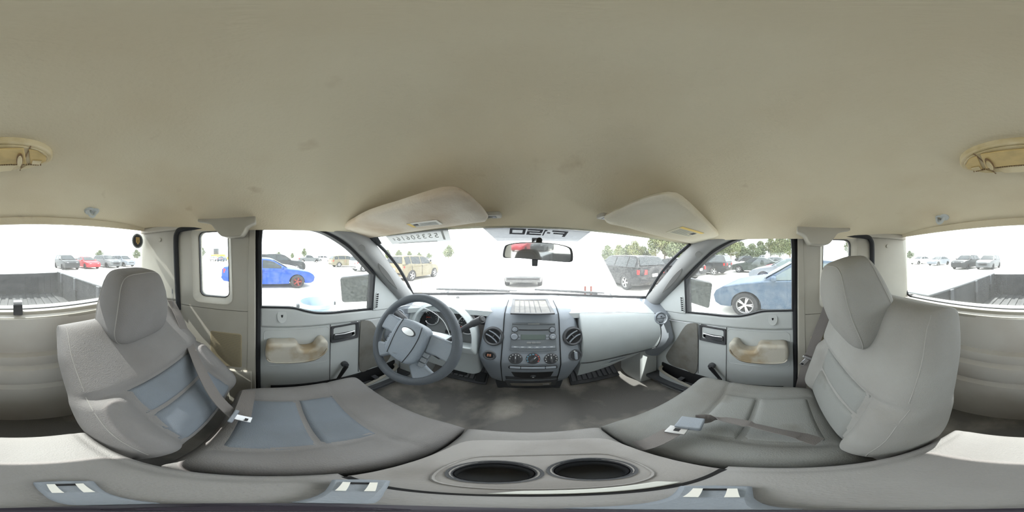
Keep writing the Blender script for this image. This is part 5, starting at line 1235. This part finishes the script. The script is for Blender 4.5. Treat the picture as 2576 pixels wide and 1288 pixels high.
    for s in (-1, 1):
        part(('tl', s), lambda s=s: lampb(-L2 - .004, zt - .16, zt + .04, W2 * .48, W2 * .885, s, 1), 'tail_lamp', TAIL)
        part(('hl', s), lambda s=s: lampb(L2 - .08, zh - .13, zh + .0, W2 * .45, W2 * .88, s, 1), 'head_lamp', HLAMP)
        part(('mir', s), lambda s=s: MB().sell((s * (W2 + .04), yf - .32, zb + .08), .10, .06, .065, .6, 8), 'door_mirror', colm if kind != 'van' else BLACK, sm=80)
        if detail:
            for i, a in enumerate((spans[0][1], spans[1][1] - .05)):
                part(('dg', s, i), lambda s=s, a=a: MB().grid([[(s * (hw(a, z) + .004), a + (.10 if i and z < .6 else 0), z) for z in (.32, .6, .8, zb - .04)], [(s * (hw(a, z) + .004), a + .012 + (.10 if i and z < .6 else 0), z) for z in (.32, .6, .8, zb - .04)]], (-s * .02, 0, 0)), 'door_gap', BLACK)
            part(('hd', s), lambda s=s: MB().obox((s * (hw(spans[0][1], zb - .14) + .012), spans[0][1] + .12, zb - .13), (0, 1, 0), (0, 0, 1), (1, 0, 0), .08, .014, .012), 'door_handle', colm)
    part('plate', lambda: MB().box((-.16, -L2 - .012, .66), (.16, -L2 + .03, .80)), 'number_plate', PLATE)
    part('bump', lambda: MB().box((-W2 * .80, -L2 - .015, .44), (W2 * .80, -L2 + .05, .52)), 'rear_bumper_strip', BLACK)
    part('grille', lambda: MB().box((-W2 * .50, L2 - .06, .46), (W2 * .50, L2 - .02, zh - .14)), 'grille', BLACK)
    return root
BLUE = paint('blue', (.010, .05, .27)); WH = paint('white', (.45, .46, .47)); BK = paint('black', (.016, .017, .019)); BEIGE = paint('beige', (.135, .12, .08)); SIL = paint('silver_blue', (.055, .08, .115)); GREY = paint('grey', (.09, .095, .10)); REDP = paint('red', (.33, .02, .03)); GRN = paint('dark_green', (.025, .035, .03)); SILV = paint('silver', (.16, .175, .20))
b_ = vehicle('sedan_car', 'sedan', BLUE, -8.5, -.15, 'bright blue sedan with red-edged wheels beyond the driver window', 'car', rim=REDALLOY)
vehicle('sedan_car', 'sedan', WH, -12.0, -.2, 'white sedan parked just behind the bright blue sedan', 'car', gl=LGLASS)
vehicle('suv_car', 'suv', BK, -16.0, .9, 'black sport utility behind the white sedan near the blue one', 'car', k=(1, 1, 1.06))
vehicle('pickup_truck', 'pickup', GREY, -40, 9.5, 'grey pickup far beyond the blue sedan nose', 'truck', detail=False)
vehicle('suv_car', 'suv', WH, -46, 15.5, 'small white sport utility far out past the driver mirror', 'car', detail=False)
vehicle('suv_car', 'suv', BEIGE, -21.6, 10.6, 'beige sport utility parked behind a white wagon left of the pillar', 'car')
vehicle('hatch_car', 'hatch', WH, -14.4, 9.9, 'white hatchback seen past the driver windshield pillar', 'car')
vehicle('hatch_car', 'hatch', BEIGE, -7.4, 8.95, 'beige boxy hatchback seen through the driver side of windshield', 'car')
vehicle('suv_car', 'suv', GREY, -.18, 10.0, 'dark grey sport utility seen under the open hood', 'car')
vehicle('suv_car', 'suv', BK, 5.15, 7.55, 'black sport utility with red tail lamps beyond the passenger windshield', 'car', k=(1, 1, .97))
vehicle('sedan_car', 'sedan', BK, 8.75, 7.1, 'black sedan with red tail lamps behind the passenger mirror', 'car', k=(1, 1, 1.0))
vehicle('van_car', 'van', BK, 12.9, 6.9, 'black minivan parked beyond the passenger mirror', 'car', k=(1, 1, .95))
vehicle('sedan_car', 'sedan', GRN, 15.5, 2.7, 'dark green sedan parked between the minivan and silver cars', 'car')
vehicle('sedan_car', 'sedan', GREY, 19.5, 1.4, 'grey sedan behind the dark green sedan', 'car')
vehicle('pickup_truck', 'pickup', WH, 46, 6.0, 'white pickup in front of the trees beyond passenger window', 'truck', detail=False)
vehicle('suv_car', 'suv', BK, 43, 10.6, 'black boxy sport utility beside the distant white pickup', 'car', detail=False)
vehicle('sedan_car', 'sedan', SILV, 10.15, -.25, 'pale silver sedan parked behind the muddy blue silver one', 'car', gl=LGLASS)
vehicle('sedan_car', 'sedan', REDP, 13.2, -.6, 'red sedan showing its roof behind the pale silver sedan', 'car')
vehicle('sedan_car', 'sedan', SIL, 4.72, -.48, 'muddy blue silver sedan close outside the passenger window', 'car', gl=LGLASS)
vehicle('suv_car', 'suv', GREY, 8.3, 13.5, 'dusty grey sport utility standing beside the black one ahead', 'car')
vehicle('sedan_car', 'sedan', WH, 14.5, 15.5, 'white sedan below the trees ahead of the passenger pillar', 'car', detail=False)
vehicle('sedan_car', 'sedan', WH, 20.5, 21, 'distant white car at the tree line ahead', 'car', detail=False)
for i, (x, y, kd, m_, lb_) in enumerate([(-6.0, -18.6, 'suv', BK, 'black car behind the bed rail on the driver side'), (-8.7, -18.6, 'sedan', REDP, 'red sedan parked in the row behind the truck'),
        (-11.8, -18.8, 'suv', GREY, 'grey sport utility next to the red sedan behind the truck'), (-14.9, -19.2, 'hatch', SILV, 'silver hatchback at the end of the row behind the truck'),
        (8.6, -18.0, 'suv', BK, 'black sport utility in the row behind the passenger side'), (6.0, -19.0, 'suv', GREY, 'grey sport utility glaring in the sun behind the truck bed'),
        (15.5, -22.0, 'sedan', SILV, 'silver sedan far behind the passenger rear corner'), (20.5, -23, 'sedan', WH, 'white sedan at the far passenger rear corner of the lot')]):
    vehicle('suv_car' if kd == 'suv' else 'sedan_car' if kd == 'sedan' else 'hatch_car', kd, m_, x, y, lb_, 'car', detail=False)
for i, (x, y, m_, lb_) in enumerate([(-42, -20.5, BK, 'dark car seen through the small rear driver window'), (-47, -17.0, WH, 'white car next to the dark one in the small rear window'), (-44, -13.6, SIL, 'blue car at the edge of the small rear driver window'),
        (-34, 22, WH, 'white car on the far lot left of the hatchback'), (-24, 33, SILV, 'silver car far ahead behind the beige hatchback')]):
    vehicle('sedan_car', 'sedan', m_, x, y, lb_, 'car', rz=(PI / 2 if i < 3 else 0), detail=False)
# yellow wheel loader far out
wl = empty('wheel_loader', (-55, -19.0, gz(-55)), label='yellow wheel loader with dark cab far behind the cars', cat='loader'); zL = gz(-55)
YELP = mat('loader_yellow', (.75, .42, .05), .5)
MB().box((-56, -21.0, zL + .9), (-54, -16.0, zL + 2.1)).build('body', YELP, wl, bevel=.1)
MB().box((-55.8, -20.0, zL + 2.1), (-54.2, -18.4, zL + 4.2)).build('cab', BK, wl, bevel=.1)
for y in (-20.2, -17.0):
    for x in (-56.2, -53.8): MB().lathe([(.3, -.25), (.75, -.25), (.8, 0), (.75, .25), (.3, .25)], (x, y, zL + .8), (1, 0, 0), 18).build('wheel', TIRE, wl)
MB().prism([(-56.2, -15.2, zL + .3), (-56.2, -14.4, zL + .3), (-56.2, -14.6, zL + 1.4), (-56.2, -15.0, zL + 1.2)], (2.4, 0, 0)).build('bucket', YELP, wl)
# plastic barrel below the driver window
q = at(796, 757, x=-2.35); r_ = .255; z0 = gz(-2.35)
brl = empty('plastic_barrel', (q.x, q.y, z0), label='open blue grey plastic barrel standing below the driver window', cat='barrel')
BAR = mat('barrel_plastic', (.30, .38, .44), .5)
MB().lathe([(r_ * .80, z0 + .001 - z0), (r_ * .95, .5), (r_ * .93, q.z - z0 - .06), (r_ * 1.03, q.z - z0 - .05), (r_ * 1.03, q.z - z0), (r_ * .94, q.z - z0), (r_ * .86, .5), (r_ * .74, .06)], (q.x, q.y, z0), (0, 0, 1), 36).build('shell', BAR, brl, smooth=50)
for s in (-1, 1): MB().box((q.x - .03, q.y + s * r_ * 1.0, q.z - .09), (q.x + .03, q.y + s * (r_ + .05), q.z - .03)).build('handle', CHAR, brl, bevel=.01)
q = at(1057, 703, y=4.2)
MB().lathe([(.07, gz(q.x) - q.z), (.07, -.04), (.05, -.005), (0, 0)], q, (0, 0, 1), 16).build('bollard', mat('bollard_yellow', (.75, .6, .15), .6), label='yellow steel post between the truck and the beige hatchback', cat='post')
# ================================================================== TREES
LEAF = mat('olive_leaves', (.14, .165, .08), .8, c2=(.20, .20, .10), scale=.6); LEAF2 = mat('dusty_leaves', (.12, .15, .085), .8, c2=(.17, .185, .11), scale=.6); BARK = mat('bark', (.18, .15, .12), .9)  # muted leaf greens, each varied by noise
def leafmesh(seed, blobs, n, size):
    rnd = random.Random(seed); mb = MB()
    for _ in range(n):
        bx, by, bz, br = rnd.choice(blobs)
        while True:
            d = Vector((rnd.uniform(-1, 1), rnd.uniform(-1, 1), rnd.uniform(-1, 1)))
            if .25 < d.length < 1: break
        c = Vector((bx, by, bz)) + d * br; a = Vector((rnd.gauss(0, 1), rnd.gauss(0, 1), rnd.gauss(0, 1))).normalized(); b = a.orthogonal().normalized(); s = size * rnd.uniform(.6, 1.4)
        e = a.cross(b); mb.add([c - b * s, c + e * s * .6, c + b * s, c - e * s * .6], [(0, 1, 2, 3)])
    me = bpy.data.meshes.new('foliage'); me.from_pydata([tuple(p) for p in mb.v], [], mb.f); me.update(); return me
TM = [leafmesh(1, [(0, 0, 3.6, 1.5), (1.2, .3, 3.0, 1.2), (-1.1, -.3, 3.1, 1.3), (.2, -.2, 4.6, 1.1), (.5, .8, 2.3, 1.2), (-.6, .4, 2.1, 1.2)], 4200, .15),
      leafmesh(2, [(0, 0, 3.0, 1.4), (1.4, .2, 2.4, 1.3), (-1.4, .1, 2.5, 1.2), (.4, 0, 3.9, .9), (-.5, 0, 1.5, 1.3), (.8, 0, 1.4, 1.2)], 4200, .15),
      leafmesh(3, [(0, 0, 4.4, 1.2), (.7, .2, 3.4, 1.2), (-.8, -.2, 3.5, 1.1), (.1, 0, 5.4, .8), (.2, .3, 2.4, 1.2)], 3800, .14)]
TRUNK = MB().tube([(0, 0, -.3), (.05, 0, 1.2), (0, .05, 2.5), (.05, 0, 3.8)], [.20, .16, .12, .05], 8).mesh('trunk')
def tree(x, y, kd, s, label, group, mt=LEAF):
    root = empty('tree', (x, y, gz(x)), random.uniform(0, 6), label=label, cat='tree', group=group); root.scale = (s * random.uniform(.9, 1.15), s, s * random.uniform(.92, 1.08))
    for nm, me, m_ in (('crown', TM[kd], mt), ('trunk', TRUNK, BARK)):
        o = bpy.data.objects.new(nm, me.copy()); o.data.materials.clear(); o.data.materials.append(m_); col.objects.link(o); o.parent = root
for px, d, kd, s in ((1530, 46, 1, .95), (1555, 44, 0, 1.0), (1578, 46, 1, 1.1), (1598, 43, 0, 1.05), (1622, 45, 1, .95), (1650, 40, 2, 1.25), (1672, 42, 0, 1.35), (1700, 40, 1, 1.25), (1722, 42, 0, 1.1),
                     (1760, 52, 1, 1.2), (1785, 50, 0, 1.25), (1812, 53, 1, 1.3), (1838, 50, 0, 1.4), (1862, 54, 1, 1.35), (1888, 52, 1, 1.2), (1912, 56, 1, 1.3), (1938, 54, 2, 1.2), (1962, 52, 0, 1.45), (1988, 50, 2, 1.5), (2015, 50, 0, 1.4)):
    v = ray(px, 644); v = Vector((v.x, v.y, 0)).normalized(); p = v * (d + (9 if px % 2 else -2))
    tree(p.x, p.y, kd, s, ('full round-crowned tree in the tree line beyond the passenger side cars', 'low bushy tree filling the tree line beyond the passenger side cars', 'tall narrow tree rising from the tree line beyond the passenger side cars')[kd], ('round-crowned trees', 'bushy trees', 'tall trees')[kd] + ' in the passenger side tree line', (LEAF, LEAF2)[kd % 2])
for px, d, kd, s in ((975, 95, 1, 1.1), (1003, 92, 0, .95), (1030, 96, 1, 1.0), (1055, 98, 1, .8), (1080, 96, 1, .7), (700, 110, 1, .9), (735, 105, 1, .8), (765, 80, 2, .85)):
    v = ray(px, 644); v = Vector((v.x, v.y, 0)).normalized(); p = v * d
    tree(p.x, p.y, kd, s, 'pale hazy tree on the far horizon beyond the driver side', 'far trees on the driver side', LEAF2)
for px, d, kd, s, lb_ in ((1128, 60, 0, 1.05, 'round tree standing alone beside the open hood'), (510, 90, 2, 1.0, 'thin tree seen through the small rear driver window'), (2140, 40, 2, 1.0, 'tree seen through the small rear passenger window'),
                          (345, 80, 1, 1.0, 'low tree behind the silver hatchback at the rear'), (250, 85, 1, .9, 'low tree behind the red sedan at the rear'), (2290, 80, 1, .9, 'low tree beyond the far passenger rear corner')):
    v = ray(px, 644); v = Vector((v.x, v.y, 0)).normalized(); p = v * d; tree(p.x, p.y, kd, s, lb_, None, LEAF2)
